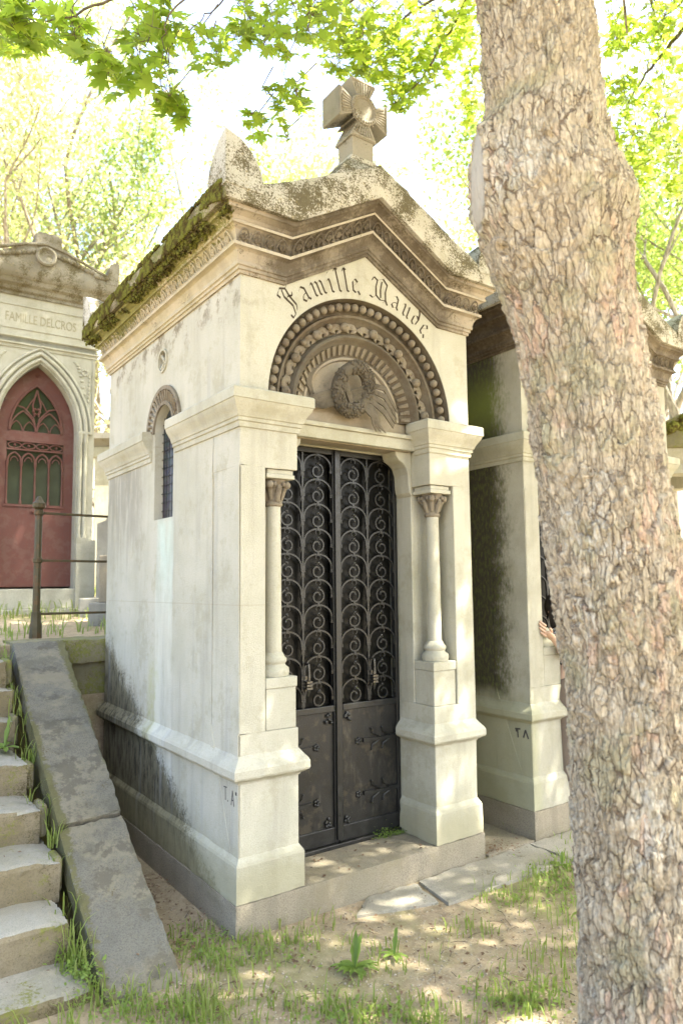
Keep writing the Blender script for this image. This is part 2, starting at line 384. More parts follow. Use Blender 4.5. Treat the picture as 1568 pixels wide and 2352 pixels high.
GRASSM = leafmat('grass_blade', (.12,.17,.03), (.20,.23,.06), (.36,.48,.10), .4, 8)
WEEDM = leafmat('weed_leaf', (.13,.20,.035), (.17,.24,.06), (.36,.50,.10), .4, 12)
DRYL = leafmat('dry_leaf', (.15,.095,.055), (.09,.055,.035), (.2,.1,.04), .2, 20)
def mossm():
    t = NT('moss_clump'); c = t.mix(t.ramp(t.noise(22, 5, .7), .4, .6), (.055,.042,.018), (.125,.13,.03))
    return t.fin(c, 1.0, t.bump(t.noise(300, 3), .6, .004), .0)
MOSSM = mossm()
def woodm(name, a, b):
    t = NT(name); n = t.noise(1, 5, .65, (30,30,6)); c = t.mix(t.ramp(n, .35, .65), a, b)
    return t.fin(c, .9, t.bump(n, .5, .01), .2)
TWIG = woodm('twig_bark', (.09,.07,.05), (.16,.13,.09))
BARK2 = woodm('pale_bark', (.30,.27,.22), (.13,.11,.08))
def barkm():
    t = NT('maple_bark'); n = t.n
    cb = n.new('ShaderNodeCombineXYZ'); t.l.new(t.attr('bu'), cb.inputs[0]); t.l.new(t.attr('bv'), cb.inputs[1])
    nz = n.new('ShaderNodeTexNoise'); nz.inputs['Scale'].default_value = 26; nz.inputs['Detail'].default_value = 5; nz.inputs['Roughness'].default_value = .62; t.l.new(cb.outputs[0], nz.inputs['Vector'])
    sb = n.new('ShaderNodeVectorMath'); sb.operation = 'SUBTRACT'; t.l.new(nz.outputs['Color'], sb.inputs[0]); sb.inputs[1].default_value = (.5,.5,.5)
    ml = n.new('ShaderNodeVectorMath'); ml.operation = 'MULTIPLY'; t.l.new(sb.outputs[0], ml.inputs[0]); ml.inputs[1].default_value = (.026,.085,0)
    ad = n.new('ShaderNodeVectorMath'); ad.operation = 'ADD'; t.l.new(cb.outputs[0], ad.inputs[0]); t.l.new(ml.outputs[0], ad.inputs[1]); W_ = ad.outputs[0]
    def V(sx, sy, feat, out):
        mp = n.new('ShaderNodeMapping'); mp.inputs['Scale'].default_value = (sx, sy, 1); t.l.new(W_, mp.inputs[0])
        v = n.new('ShaderNodeTexVoronoi'); v.voronoi_dimensions = '2D'; v.feature = feat; v.inputs['Scale'].default_value = 1; t.l.new(mp.outputs[0], v.inputs['Vector']); return v.outputs[out]
    eA = V(32, 9, 'DISTANCE_TO_EDGE', 'Distance'); cA = V(32, 9, 'F1', 'Color'); eB = V(66, 19, 'DISTANCE_TO_EDGE', 'Distance'); cB = V(66, 19, 'F1', 'Color'); eC = V(135, 34, 'DISTANCE_TO_EDGE', 'Distance'); cC = V(135, 34, 'F1', 'Color')
    def ch(c_, k): s_ = n.new('ShaderNodeSeparateColor'); t.l.new(c_, s_.inputs[0]); return s_.outputs[k]
    mA = t.ramp(t.noise(9, 4, .6), .36, .5); mB = t.ramp(t.noise(13, 4, .6), .42, .56)
    kA = t.math('MULTIPLY', t.ramp(eA, .012, .065, 1, 0), mA); kB = t.math('MULTIPLY', t.ramp(eB, .015, .08, .7, 0), mB); kC = t.ramp(eC, .02, .10, .18, 0)
    crack = t.math('MAXIMUM', kA, t.math('MAXIMUM', kB, kC))
    bg = t.noise(2.4, 5, .65); g = t.noise(6, 5, .65); f2 = t.noise(1, 5, .7, (110,110,34))
    c = t.mix(ch(cB, 0), (.33,.275,.19), (.53,.455,.335))
    c = t.mix(t.math('MULTIPLY', ch(cA, 1), .5), c, (.47,.41,.31))
    c = t.mix(t.math('MULTIPLY', t.ramp(t.math('ADD', bg, t.math('MULTIPLY', ch(cA, 2), .25)), .66, .78), t.ramp(ch(cB, 1), .3, .7, .15, .65)), c, (.54,.355,.255))
    c = t.mix(t.math('MULTIPLY', t.ramp(g, .50, .64), .5), c, (.31,.30,.17))
    c = t.mix(t.math('MULTIPLY', t.ramp(t.noise(3.4, 5, .7), .52, .62), t.ramp(ch(cC, 0), .3, .8, .1, .7)), c, (.55,.53,.46))
    c = t.mix(t.ramp(f2, .35, .6, .45, 0), c, (.15,.12,.08))
    c = t.mix(t.ramp(t.attr('crack'), .05, .8, .7, 0), c, (.13,.095,.065))
    c = t.mix(t.math('MULTIPLY', crack, t.ramp(t.noise(4, 4, .6), .35, .6, .3, .85)), c, (.13,.09,.06))
    c = t.mix(t.attr('wound'), c, (.34,.32,.28))
    h = t.math('ADD', t.math('ADD', t.math('MULTIPLY', ch(cA, 0), .8), t.math('MULTIPLY', ch(cB, 2), .5)), t.math('MULTIPLY', ch(cC, 1), .12))
    h = t.math('SUBTRACT', t.math('ADD', h, t.math('MULTIPLY', f2, .35)), t.math('MULTIPLY', crack, 1.1))
    wn_ = t.math('SUBTRACT', 1, t.attr('wound'))
    return t.fin(c, .92, t.bump(t.math('MULTIPLY', h, wn_), .85, .009), .15)
BARK = barkm()
def ground():
    t = NT('sandy_soil'); a = t.noise(.9, 6, .65); b = t.noise(14, 6, .7); f = t.noise(130, 4, .7); v = t.vor(60)
    c = t.mix(t.ramp(b, .35, .7), (.33,.27,.18), (.24,.185,.12))
    c = t.mix(t.ramp(f, .52, .72, 0, .6), c, (.15,.10,.065))
    c = t.mix(t.ramp(v, .12, .2, .5, 0), c, (.50,.45,.36))
    c = t.mix(t.ramp(a, .5, .66, 0, .55), c, (.16,.17,.06))
    return t.fin(c, .95, t.bump(t.math('ADD', b, t.math('MULTIPLY', f, .5)), .6, .02), .15)
SOIL = ground()

# ------------------------------------------------------------------ ground
def axis(lo, hi, st, far):
    a = list(np.arange(lo, hi+1e-6, st)); d = st; x = hi
    while x < far: d *= 1.5; x += d; a.append(x)
    d = st; x = lo
    while x > -far: d *= 1.5; x -= d; a.insert(0, x)
    return a
gx = axis(-3.2, 4.6, .05, 250); gy = axis(-3.2, 2.2, .05, 250)
gy = sorted(gy+[2.2001+.0]); 
def gz(x, y):
    n = noise.noise(Vector((x*.9, y*.9, 0)))*.03+noise.noise(Vector((x*5, y*5, 3)))*.008
    k = max(0, min(1, (-.3-y)/.6)); kk = max(0, min(1, (x-2.4)/.6))
    z = n*(k if x < 2.4 else max(k, kk)*1)-.012
    if y > 2.19: z = 1.215+min(max(0, y-2.6)*.075, 3)+n*.6
    elif x < -2.5: z = z+min(1.2, max(0, (-x-2.5))*.8)*max(0, min(1, (y+.5)/2.7))
    return z
g = MB(); nx = len(gx)
for y in gy:
    for x in gx: g.v.append((x, y, gz(x, y)))
for j in range(len(gy)-1):
    for i in range(nx-1): a = j*nx+i; g.f.append((a, a+1, a+nx+1, a+nx))
tag(g.build('ground', SOIL, smooth=50), kind='structure')
# ------------------------------------------------------------------ chapel builder
def ell(cx, cz, r, n=40, a0=0, a1=2*PI): return [(cx+r*math.cos(a0+(a1-a0)*i/n), cz+r*math.sin(a0+(a1-a0)*i/n)) for i in range(n)]
ZE = 3.155; SH = .25; RISE = .30; ZI = 2.382; ZC = 2.566

def nibtext(mb, strokes, fn, nib, y0, y1):
    """strokes: polylines in letter units; each segment swept by a slanted nib vector"""
    nx_, nz_ = nib
    for st in strokes:
        for a, b in zip(st[:-1], st[1:]):
            q = [(a[0]-nx_, a[1]-nz_), (a[0]+nx_, a[1]+nz_), (b[0]+nx_, b[1]+nz_), (b[0]-nx_, b[1]-nz_)]
            vs = [fn(*p, y0) for p in q]+[fn(*p, y1) for p in q]
            mb.add(vs, [(0,1,2,3), (7,6,5,4), (0,4,5,1), (1,5,6,2), (2,6,7,3), (3,7,4,0)])
BL = {  # blackletter, x-height 1, nib strokes
 'F': (1.25, [[(.1,1.55),(.35,1.75),(.75,1.5),(1.2,1.75)], [(.45,1.6),(.3,1.1),(.5,.3),(.3,-.25),(-.05,-.35),(-.1,-.1)], [(.75,1.5),(.7,.9),(.8,.2),(.6,-.1)], [(.3,.85),(.6,1.0),(.95,.85),(1.05,1.05)], [(.0,1.2),(-.1,1.5),(.1,1.6)]]),
 'a': (.8, [[(.05,.85),(.3,1.05),(.55,.85),(.55,.15),(.7,0)], [(.55,.55),(.2,.45),(.05,.2),(.25,0),(.55,.2)]]),
 'm': (1.3, [[(0,.85),(.12,1.0),(.2,.85),(.2,.1),(.32,0)], [(.2,.8),(.5,1.0),(.62,.85),(.62,.1),(.74,0)], [(.62,.8),(.92,1.0),(1.04,.85),(1.04,.1),(1.18,0)]]),
 'i': (.45, [[(0,.85),(.12,1.0),(.2,.85),(.2,.1),(.34,0)], [(.12,1.35),(.26,1.5)]]),
 'l': (.45, [[(0,1.5),(.14,1.75),(.2,1.6),(.2,.1),(.34,0)], [(.14,1.75),(.34,1.6)]]),
 'e': (.7, [[(.5,.15),(.3,0),(.08,.15),(.08,.8),(.32,1.03),(.52,.8),(.1,.45)], [(.5,.15),(.66,-.12)]]),
 'N': (1.6, [[(-.15,1.25),(.0,1.6),(.35,1.45),(.28,.9),(.38,.25),(.1,-.05),(-.2,.05)], [(.35,1.45),(.85,1.75),(1.3,1.4),(1.2,.8),(1.3,.15),(1.05,-.1)], [(.78,1.5),(.72,.8),(.82,.2)], [(.38,.25),(.8,.02),(1.3,.15)], [(1.3,.15),(1.5,-.15)]]),
 'u': (.85, [[(0,.85),(.12,1.0),(.2,.85),(.2,.15),(.35,0),(.6,.2)], [(.5,.85),(.6,1.0),(.62,.85),(.62,.1),(.76,0)]]),
 'd': (.8, [[(.5,.15),(.3,0),(.08,.15),(.08,.7),(.3,.9),(.58,.7),(.5,.15)], [(.58,.7),(.45,1.2),(.15,1.6)]]),
}

def acroterion(root, x0, y0, sx, sy, z0, mat):
    mb = MB(); H = .27; A = .21; n = 10; vs = []
    for i in range(n+1):
        t = i/n; a = A*max(.02, (1-t**2.2)**.6); b = A*max(.02, (1-t**2.2)**.6); z = z0+H*t; x = x0-sx*.0; y = y0
        vs += [(x, y, z), (x+sx*a, y, z), (x+sx*a, y+sy*b, z), (x, y+sy*b, z)]
    fs = [(0,3,2,1), tuple(n*4+k for k in range(4))]
    for i in range(n):
        for k in range(4): fs.append((i*4+k, i*4+(k+1) % 4, (i+1)*4+(k+1) % 4, (i+1)*4+k))
    mb.add(vs, fs); return mb.build('acroterion', mat, root, smooth=35, bevel=.008)

def colonnette(root, x, y, mat, broken=False):
    sh = MB(); sh.lathe(x, y, [(.043,1.262),(.041,1.275),(.0,1.28)] if broken else [(.043,1.262),(.041,1.3),(.040,1.6),(.038,1.9),(.037,2.02)], 20); o = sh.build('colonnette', mat, root, smooth=60)
    b = MB(); b.lathe(x, y, [(.0,1.153),(.076,1.153),(.080,1.172),(.077,1.192),(.062,1.203),(.058,1.213),(.066,1.224),(.066,1.238),(.056,1.248),(.045,1.27)], 28)
    b.build('column_base', mat, o, smooth=50)
    c = MB(); c.lathe(x, y, [(.037,2.005),(.047,2.012),(.048,2.022),(.038,2.03),(.040,2.06),(.048,2.10),(.062,2.13),(.066,2.142),(0,2.142)], 20)
    for k in range(4):
        a = PI/4+k*PI/2; dx, dy = math.cos(a), math.sin(a)
        c.ball((x+dx*.070, y+dy*.070, 2.115), .021, 10, 6)
        c.tube([(x+dx*.04, y+dy*.04, 2.04), (x+dx*.052, y+dy*.052, 2.085), (x+dx*.078, y+dy*.078, 2.12), (x+dx*.082, y+dy*.082, 2.10)], [.008,.013,.011,.006], 6)
        a = k*PI/2; dx, dy = math.cos(a), math.sin(a)
        c.tube([(x+dx*.038, y+dy*.038, 2.03), (x+dx*.052, y+dy*.052, 2.075), (x+dx*.07, y+dy*.07, 2.105), (x+dx*.066, y+dy*.066, 2.085)], [.012,.017,.012,.005], 6)
        for s_ in (-.25, .25):
            b2 = a+s_*1.6; c.ball((x+math.cos(b2)*.064, y+math.sin(b2)*.064, 2.118), (.011,.011,.014), 7, 5)
    c.build('capital', RELIEF, o, smooth=60)
    a = MB(); a.box(x-.082, x+.082, y-.078, y+.082, 2.1435, 2.166); a.box(x-.075, x+.075, y-.072, y+.075, 2.166, 2.19); a.build('abacus', mat, o, bevel=.004)

def doorleaf(root, x0, x1, Y, handle_side, mirror):
    """x0..x1 leaf; grille above .90, sheet panel below"""
    wdt = x1-x0; fr = MB(); z0, z1, zm = .165, 2.395, .90; s = .026
    fr.box(x0, x0+s, Y-.018, Y+.018, z0, z1); fr.box(x1-s, x1, Y-.018, Y+.018, z0, z1)
    fr.box(x0+s, x1-s, Y-.016, Y+.016, z1-.03, z1); fr.box(x0+s, x1-s, Y-.020, Y+.016, zm-.012, zm+.022); fr.box(x0+s, x1-s, Y-.016, Y+.016, z0, z0+.085)
    leaf = fr.build('door_leaf', IRON, root, bevel=.003)
    p = MB(); p.box(x0+s, x1-s, Y-.004, Y+.008, z0+.085, zm-.012); p.build('sheet_panel', PANEL, leaf)
    gl = MB(); gl.box(x0+s, x1-s, Y+.03, Y+.034, zm+.022, z1-.03); gl.build('glass_pane', DGLASS, leaf)
    g = MB(); nc = 10; gz0 = zm+.022; gz1 = z1-.03; h = (gz1-gz0)/nc; xm = (x0+x1)/2
    g.box(xm-.0055, xm+.0055, Y-.010, Y+.006, gz0, gz1)
    cols = [(x0+s, xm-.006), (xm+.006, x1-s)]
    for ci, (a0, a1) in enumerate(cols):
        cx = (a0+a1)/2; a = (a1-a0)/2-.004; sg = 1 if (ci == 0) != mirror else -1
        for k in range(nc):
            zt = gz1-k*h-.004
            um = [(cx+a*math.sin(q), Y-.004, zt-.075+.072*math.cos(q)) for q in [(-1+2*i/14)*PI/2 for i in range(15)]]
            g.tube([(um[0][0], Y-.004, um[0][2]-.03)]+um+[(um[-1][0], Y-.004, um[-1][2]-.03)], .0064, 4, up=(0,1,0), flat=1.3)
            sp = []
            for i in range(30):
                q = i/29; ph = R(78+430*q); rr = .038*(1 if q < .55 else 1-.72*(q-.55)/.45)
                sp.append((cx+sg*rr*math.cos(ph), Y-.004, zt-.095+rr*math.sin(ph)+(.0 if q < .55 else -.004*(q-.55))))
            g.tube(sp, [.0062]*22+[.006,.0058,.0055,.005,.0048,.0045,.0045,.007], 4, up=(0,1,0), flat=1.3)
            g.ball(sp[-1], .008, 6, 4); g.ball((cx-sg*.004, Y-.010, zt-.052), (.010,.006,.010), 7, 5)
            for s_ in (-1, 1): g.tube([(cx, Y-.006, zt-.004), (cx+s_*.014, Y-.008, zt-.012), (cx+s_*.017, Y-.008, zt-.028), (cx+s_*.010, Y-.008, zt-.034)], [.004,.0035,.003,.002], 4)
            g.box(cx-.007, cx+.007, Y-.012, Y+.004, zt-.012, zt+.010)
            for ex in (a0+.002 if ci == 0 else a1-.002, xm):
                wv = .014 if ex == xm else .010
                for dz in (-.005, .005): g.box(ex-wv, ex+wv, Y-.013, Y+.003, zt-.098+dz-.0036, zt-.098+dz+.0036)
    for k in range(nc):
        zt = gz1-k*h-.105
        for s_ in (-1, 1): g.tube([(xm+s_*.005, Y-.006, zt), (xm+s_*.008, Y-.007, zt-.02), (xm+s_*.014, Y-.006, zt-.042)], [.004,.004,.001], 4)
    g.build('scroll_grille', IRON, leaf, smooth=40)
    hd = MB(); hx = xm; hd.box(hx-.018, hx+.018, Y-.02, Y-.004, 1.02, 1.10); hd.tube([(hx+.01, Y-.02, 1.17), (hx+.012, Y-.045, 1.165), (hx+.012, Y-.05, 1.12), (hx+.012, Y-.045, 1.08)], [.008,.007,.006,.011], 8)
    for q in range(3): hd.box(hx-.006, hx+.03, Y-.058, Y-.03, 1.030+q*.017, 1.042+q*.017)
    hd.tube([(hx+.012, Y-.045, 1.03), (hx+.012, Y-.04, .99)], [.012,.003], 8); hd.build('door_handle', STEEL, leaf, smooth=40)
    hx0 = x0+s if handle_side > 0 else x1-s; d = handle_side
    for zc in (.40, .70):
        st = MB()
        st.tube([(hx0, Y-.010, zc), (hx0+d*.12, Y-.012, zc-.004), (hx0+d*.25, Y-.010, zc)], [.020,.012,.016], 4, up=(0,1,0), flat=.5)
        for k, off in enumerate((.07, .15)):
            for s_ in (-1, 1):
                st.tube([(hx0+d*(off-.03), Y-.010, zc), (hx0+d*off, Y-.014, zc+s_*.018), (hx0+d*(off+.035), Y-.013, zc+s_*.034), (hx0+d*(off+.04), Y-.012, zc+s_*.056)], [.005,.0045,.004,.003], 5)
                st.ball((hx0+d*(off+.042), Y-.013, zc+s_*.060), .0065, 7, 5)
        for q in range(5): st.ball((hx0+d*.285+.013*math.cos(q*1.257), Y-.010, zc+.013*math.sin(q*1.257)), (.010,.006,.010), 7, 5)
        st.ball((hx0+d*.285, Y-.015, zc), .006, 7, 5); st.build('hinge_strap', IRON, leaf, smooth=50)
    for zc in (z0+.12, zm-.05):
        ro = MB(); cx = (x1-s-.035 if handle_side > 0 else x0+s+.035)
        for q in range(7): ro.ball((cx+random.uniform(-.022,.022), Y-.014, zc+random.uniform(-.026,.026)), (.010,.006,.010), 7, 5)
        ro.build('rosette', IRON, leaf, smooth=60)

def chapel(label, loc, W, D, wallm, piers, text, cope, side_cope):
    root = thing('burial_chapel', label, 'mausoleum', loc)
    HX = W/2; P0 = .33; Q0 = W-.33
    # --- base
    b = MB(); b.box(-.027, W+.027, -.027, D+.04, -.06, .14); roughen(b.build('granite_step', GRAN, root), .04, .002, 9, .008)
    loop = [(P0,.30),(P0,0),(0,0),(0,D),(W,D),(W,0),(Q0,0),(Q0,.30)]
    base = MB(); base.sweep(planpath(loop, .14, s=-1), [(-.05,0),(.022,0),(.022,.165),(.018,.178),(-.001,.205),(-.05,.205)], pclosed=True); roughen(base.build('plinth', wallm, root), .04, .0015, 11, .005)
    band = MB(); band.sweep(planpath(loop, 0, s=-1), [(-.05,.672),(.004,.672),(.010,.682),(.022,.688),(.040,.70),(.044,.71),(.044,.742),(.036,.757),(.012,.786),(-.001,.806),(-.05,.806)], pclosed=True)
    roughen(band.build('base_band', wallm, root), .03, .002, 14, .003)
    # --- piers with niches
    for s_ in (0, 1):
        fx = (lambda x: x) if s_ == 0 else (lambda x: W-x)
        p = MB()
        def bx(a, b_, y0, y1, z0, z1): x0, x1 = sorted((fx(a), fx(b_))); p.box(x0, x1, y0, y1, z0, z1)
        bx(0, P0, 0, .30, .14, .90)
        bx(0, .143, 0, .30, .90, 2.192); bx(.143, P0, .172, .30, .90, 2.192)
        bx(0, P0, 0, .30, 2.192, ZI+.02)
        bx(.15, P0-.008, .008, .172, .90, 1.10); bx(.146, P0-.003, .002, .172, 1.10, 1.152)
        pr = p.build('pier', wallm if s_ == 0 else piers, root, bevel=.005)
        colonnette(root, fx(.237), .086, piers, broken=(side_cope is None and s_ == 0))
    # --- upper front wall with arch
    f = MB(); AR = .63
    outl = [(0,ZI+.02),(0,ZE+.06),(SH,ZE+.06),(HX,ZE+RISE+.06),(W-SH,ZE+.06),(W,ZE+.06),(W,ZI+.02),(HX+AR,ZI+.02)]+[(HX+AR*math.cos(PI*i/60), ZC+AR*math.sin(PI*i/60)) for i in range(61)]+[(HX-AR,ZI+.02)]
    f.plate(outl, [], lambda a, b_, d: (a, d, b_), 0, .2995); f.build('front_wall', wallm, root)
    # --- flank and rear walls
    yc = .99
    wh = [(yc-.15,2.01),(yc+.15,2.01)]+[(yc+.15*math.cos(PI*i/24), 2.55+.15*math.sin(PI*i/24)) for i in range(25)]
    oc = ell(yc+.03, 2.985, .062, 28)
    outs = [(.30,.14),(D,.14),(D,ZE+.05),(.30,ZE+.05)]
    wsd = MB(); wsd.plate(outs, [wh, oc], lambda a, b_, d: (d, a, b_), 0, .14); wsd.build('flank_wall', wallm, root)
    wsd = MB(); wsd.plate(outs, [wh, oc], lambda a, b_, d: (d, a, b_), W-.14, W); wsd.build('flank_wall', wallm, root)
    rw = MB(); rw.plate([(.14,.14),(W-.14,.14),(W-.14,ZE+.05),(HX,ZE+RISE),(.14,ZE+.05)], [], lambda a, b_, d: (a, d, b_), D-.15, D-.002); rw.build('rear_wall', wallm, root)
    fl = MB(); fl.box(.14, W-.14, .36, D-.15, .15, .17); fl.box(HX-.35, HX+.35, D-.5, D-.16, .17, 1.0); fl.build('altar', piers, root)
    for s_ in (0, 1):
        fx = (lambda x: x) if s_ == 0 else (lambda x: W-x)
        w_ = MB(); r_ = MB()
        # window: fluted arched surround, reveal frame
        def ring(mb, r0_, r1_, d0, d1, cy, cz, n=40, a0=0, a1=PI):
            vs = []; fs = []
            for i in range(n+1):
                a = a0+(a1-a0)*i/n
                for rr, d in ((r0_,d0),(r0_,d1),(r1_,d1),(r1_,d0)): vs.append((fx(d), cy+rr*math.cos(a), cz+rr*math.sin(a)))
            for i in range(n):
                for k in range(4): fs.append((i*4+k, i*4+(k+1) % 4, (i+1)*4+(k+1) % 4, (i+1)*4+k))
            mb.add(vs, fs)
        ring(w_, .245, .268, .005, -.016, yc, 2.55); ring(w_, .152, .172, .005, -.012, yc, 2.55)
        for k in range(19):
            a = PI*(k+.5)/19; ca, sa = math.cos(a), math.sin(a)
            w_.tube([(fx(-.002), yc+.175*ca, 2.55+.175*sa), (fx(-.010), yc+.24*ca, 2.55+.24*sa)], [.006,.012], 6)
        so_ = w_.build('window_surround', RELIEF, root, smooth=50)
        gmb = MB(); gmb.plate([(a, b_) for a, b_ in wh], [], lambda a, b_, d: (fx(d), a, b_), .055, .062); gmb.build('stained_glass_window', STAIN, root)
        bars = MB()
        for i in range(1, 12): bars.box(*sorted((fx(.046), fx(.050))), yc-.15, yc+.15, 2.01+i*.054, 2.014+i*.054)
        for i in range(1, 7): bars.box(*sorted((fx(.044), fx(.046))), yc-.15+i*.043-.001, yc-.15+i*.043+.001, 2.01, 2.65)
        bars.build('window_mesh', IRON, so_)
        ring(r_, .062, .074, .004, -.010, yc+.03, 2.985, 32, 0, 2*PI)
        for k in range(4):
            a = PI/4+k*PI/2; r_.tube([(fx(.01), yc+.03+.062*math.cos(a), 2.985+.062*math.sin(a)), (fx(.01), yc+.03+.012*math.cos(a), 2.985+.012*math.sin(a))], [.012,.006], 6)
        r_.ball((fx(.01), yc+.03, 2.985), .014, 8, 6)
        r_.build('oculus', piers, root, smooth=50)
        bk = MB(); bk.plate(oc, [], lambda a, b_, d: (fx(d), a, b_), .055, .06); bk.build('oculus_glass', DGLASS, root)
    # --- impost mouldings
    ip = [(-.05,0),(.008,0),(.010,.012),(.010,.026),(.018,.030),(.018,.046),(.024,.050),(.027,.062),(.034,.078),(.046,.096),(.056,.112),(.060,.124),(.061,.128),(.066,.130),(.066,.178),(.060,.186),(-.05,.192)]
    for pts in ([(P0,.13),(P0,0),(0,0),(0,.815)], [(0,1.185),(0,D),(W,D),(W,1.185)], [(W,.815),(W,0),(Q0,0),(Q0,.13)]):
        im = MB(); im.sweep(planpath(pts, ZI, s=-1), ip, pclosed=True); im.build('impost_moulding', piers, root, smooth=28)
    # --- lintel, corbels, jambs
    l = MB(); l.box(P0, Q0, .115, .30, 2.405, 2.47); l.box(P0+.001, Q0-.001, .10, .29, 2.47, 2.495); l.build('lintel', piers, root, bevel=.004)
    th = MB(); th.box(P0+.001, Q0-.001, .285, .36, .1395, .163); th.build('threshold', PANEL, root, bevel=.004)
    for s_ in (0, 1):
        fx = (lambda x: x) if s_ == 0 else (lambda x: W-x)
        cb = MB(); pf = [(P0,2.404),(P0+.125,2.404),(P0+.12,2.375),(P0+.10,2.35),(P0+.07,2.335),(P0+.045,2.31),(P0+.030,2.27),(P0+.026,2.20),(P0+.020,2.16),(P0,2.135)]
        cb.plate([(fx(a), b_) for a, b_ in pf], [], lambda a, b_, d: (a, d, b_), .16, .295); cb.build('corbel', piers, root, bevel=.006)
        jb = MB(); jb.box(*sorted((fx(P0-.05), fx(P0-.001))), .301, .42, .14, 2.45); jb.build('door_jamb', piers, root)
    hd = MB(); hd.box(P0, Q0, .302, .42, 2.398, 2.48); hd.build('door_head', piers, root)
    # --- tympanum
    ty = MB()
    ty.arch(HX, ZC, [(.628,.003),(.622,.07),(.612,.075),(.562,.075),(.552,.046),(.540,.050),(.530,.078),(.50,.100),(.46,.100),(.445,.068),(.432,.062),(.425,.068),(.420,.085),(.412,.095),(.405,.105),(.345,.140),(.338,.136),(.325,.136),(.320,.145),(.318,.155),(0.001,.155)], 72)
    ty.box(HX-.43, HX+.43, .150, .25, 2.40, ZC); ty.box(HX-.62, HX-.43, .09, .2, 2.45, ZC); ty.box(HX+.43, HX+.62, .09, .2, 2.45, ZC)
    ty.box(HX-.66, HX+.66, .20, .26, 2.45, 3.2)
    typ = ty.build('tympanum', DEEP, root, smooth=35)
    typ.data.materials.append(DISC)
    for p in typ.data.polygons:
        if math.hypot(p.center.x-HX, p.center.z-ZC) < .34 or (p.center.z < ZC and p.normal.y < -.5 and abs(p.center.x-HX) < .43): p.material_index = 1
    bd = MB()
    for k in range(33):
        a = R(3.5+173*k/32); bd.ball((HX+.592*math.cos(a), .034, ZC+.592*math.sin(a)), .0228, 14, 9)
    bd.build('bead_border', RELIEF, typ, smooth=80)
    fl = MB()
    for k in range(28):
        a = R(3+174*k/27); ca, sa = math.cos(a), math.sin(a)
        rot = Matrix.Rotation(-a, 3, 'Y')
        q = [(.350,.0085),(.398,.0125)]
        vs = []
        for rr, hw in q:
            for u, y in ((-hw,.126),(-hw,.095 if rr > .37 else .112),(hw,.095 if rr > .37 else .112),(hw,.126)):
                yy = y+(.0 if rr > .37 else .014); vs.append((HX+rr*ca-u*sa, yy, ZC+rr*sa+u*ca))
        fl.add(vs, [(0,1,2,3),(7,6,5,4),(0,4,5,1),(1,5,6,2),(2,6,7,3),(3,7,4,0)])
    fl.build('fluted_band', RELIEF, typ, bevel=.002)
    ga = MB(); rr0 = .490
    for k in range(15):
        a = R(6+168*k/14)
        P = Vector((HX+rr0*math.cos(a), .068, ZC+rr0*math.sin(a)))
        if k % 2 == 0: ga.ball(P, .027, 12, 8); ga.ball(P+Vector((0,-.024,0)), .007, 6, 4)
        elif k in (5, 9, 11):
            ga.ball(P+Vector((math.cos(a)*.014, 0, math.sin(a)*.014)), .017, 10, 7)
        for s_ in (-1, 1):
            for j in range(3):
                a2 = a+s_*R(3.2+j*1.2); r2 = rr0+(-.026+.026*j)
                q = [(HX+(rr0+(r2-rr0)*t)*math.cos(a+(a2-a)*t*1.7), .094-.014*math.sin(t*PI), ZC+(rr0+(r2-rr0)*t)*math.sin(a+(a2-a)*t*1.7)) for t in (0,.35,.7,1)]
                ga.tube(q, [.005,.013,.011,.002], 6, up=(0,1,0), flat=.6)
    ga.build('leaf_garland', RELIEF, typ, smooth=60)
    # wreath with palm leaves and ribbon
    wr = MB(); cxw, czw = HX-.035, 2.705; cen = Vector((cxw, .085, czw)); ring = []
    for i in range(36):
        a = 2*PI*i/36; ring.append(cen+Vector((.108*math.cos(a), -.018*math.sin(a*1)+.0*math.cos(a), .122*math.sin(a)+.02*math.cos(a))))
    wr.tube(ring+[ring[0]], .037, 10)
    wre = wr.build('wreath', WREATHM, typ, smooth=60)
    bb = MB(); g_ = random.Random(4)
    for i in range(430):
        a = g_.uniform(0, 2*PI); q = g_.uniform(0, 2*PI)
        c_ = cen+Vector((.108*math.cos(a), -.018*math.sin(a), .122*math.sin(a)+.02*math.cos(a))); rad = Vector((math.cos(a), 0, math.sin(a)))
        o = rad*math.cos(q)*.038+Vector((0,-1,0))*abs(math.sin(q))*.038
        if 1.9 < a < 2.3 or 5.3 < a < 5.7: continue
        bb.ball(c_+o, .0085, 6, 4)
    bb.build('berries', WREATHM, wre, smooth=80)
    pl = MB()
    def blade(pts, w0): pl.tube([(cxw+x*1.15, y+(.008 if x < .05 else -.020), czw+z*1.05) for x, y, z in pts], [w0*.7, w0*1.35, w0*1.25, w0*.9, .003], 6, up=(0,1,0), flat=.5)
    for k in range(4):
        d = k*.03; blade([(0,.10,-.01-d*.5), (.10,.08,.035-d*1.0), (.175,.07,.025-d*1.5), (.235,.08,-.05-d*1.4), (.285-.012*k,.10,-.10-d*.9)], .014)
    for k in range(3):
        d = k*.026; blade([(.05,.10,-.07-d*.3), (.095-d*.3,.08,-.085-d*.6), (.12-d*.4,.075,-.14), (.145-d*.6,.085,-.18), (.20-d*1.2,.10,-.215)], .013)
    for k in range(4):
        d = k*.022; blade([(-.06,.10,-.02-d), (-.12,.09,-.03-d), (-.17,.09,-.05-d), (-.21,.10,-.065-d*.8), (-.25,.12,-.075-d*.6)], .013)
    for k in range(2): blade([(-.20-.01*k,.13,-.06), (-.235,.12,.0+.02*k), (-.225,.12,.05), (-.20+.01*k,.125,.10), (-.165+.02*k,.13,.145)], .014)
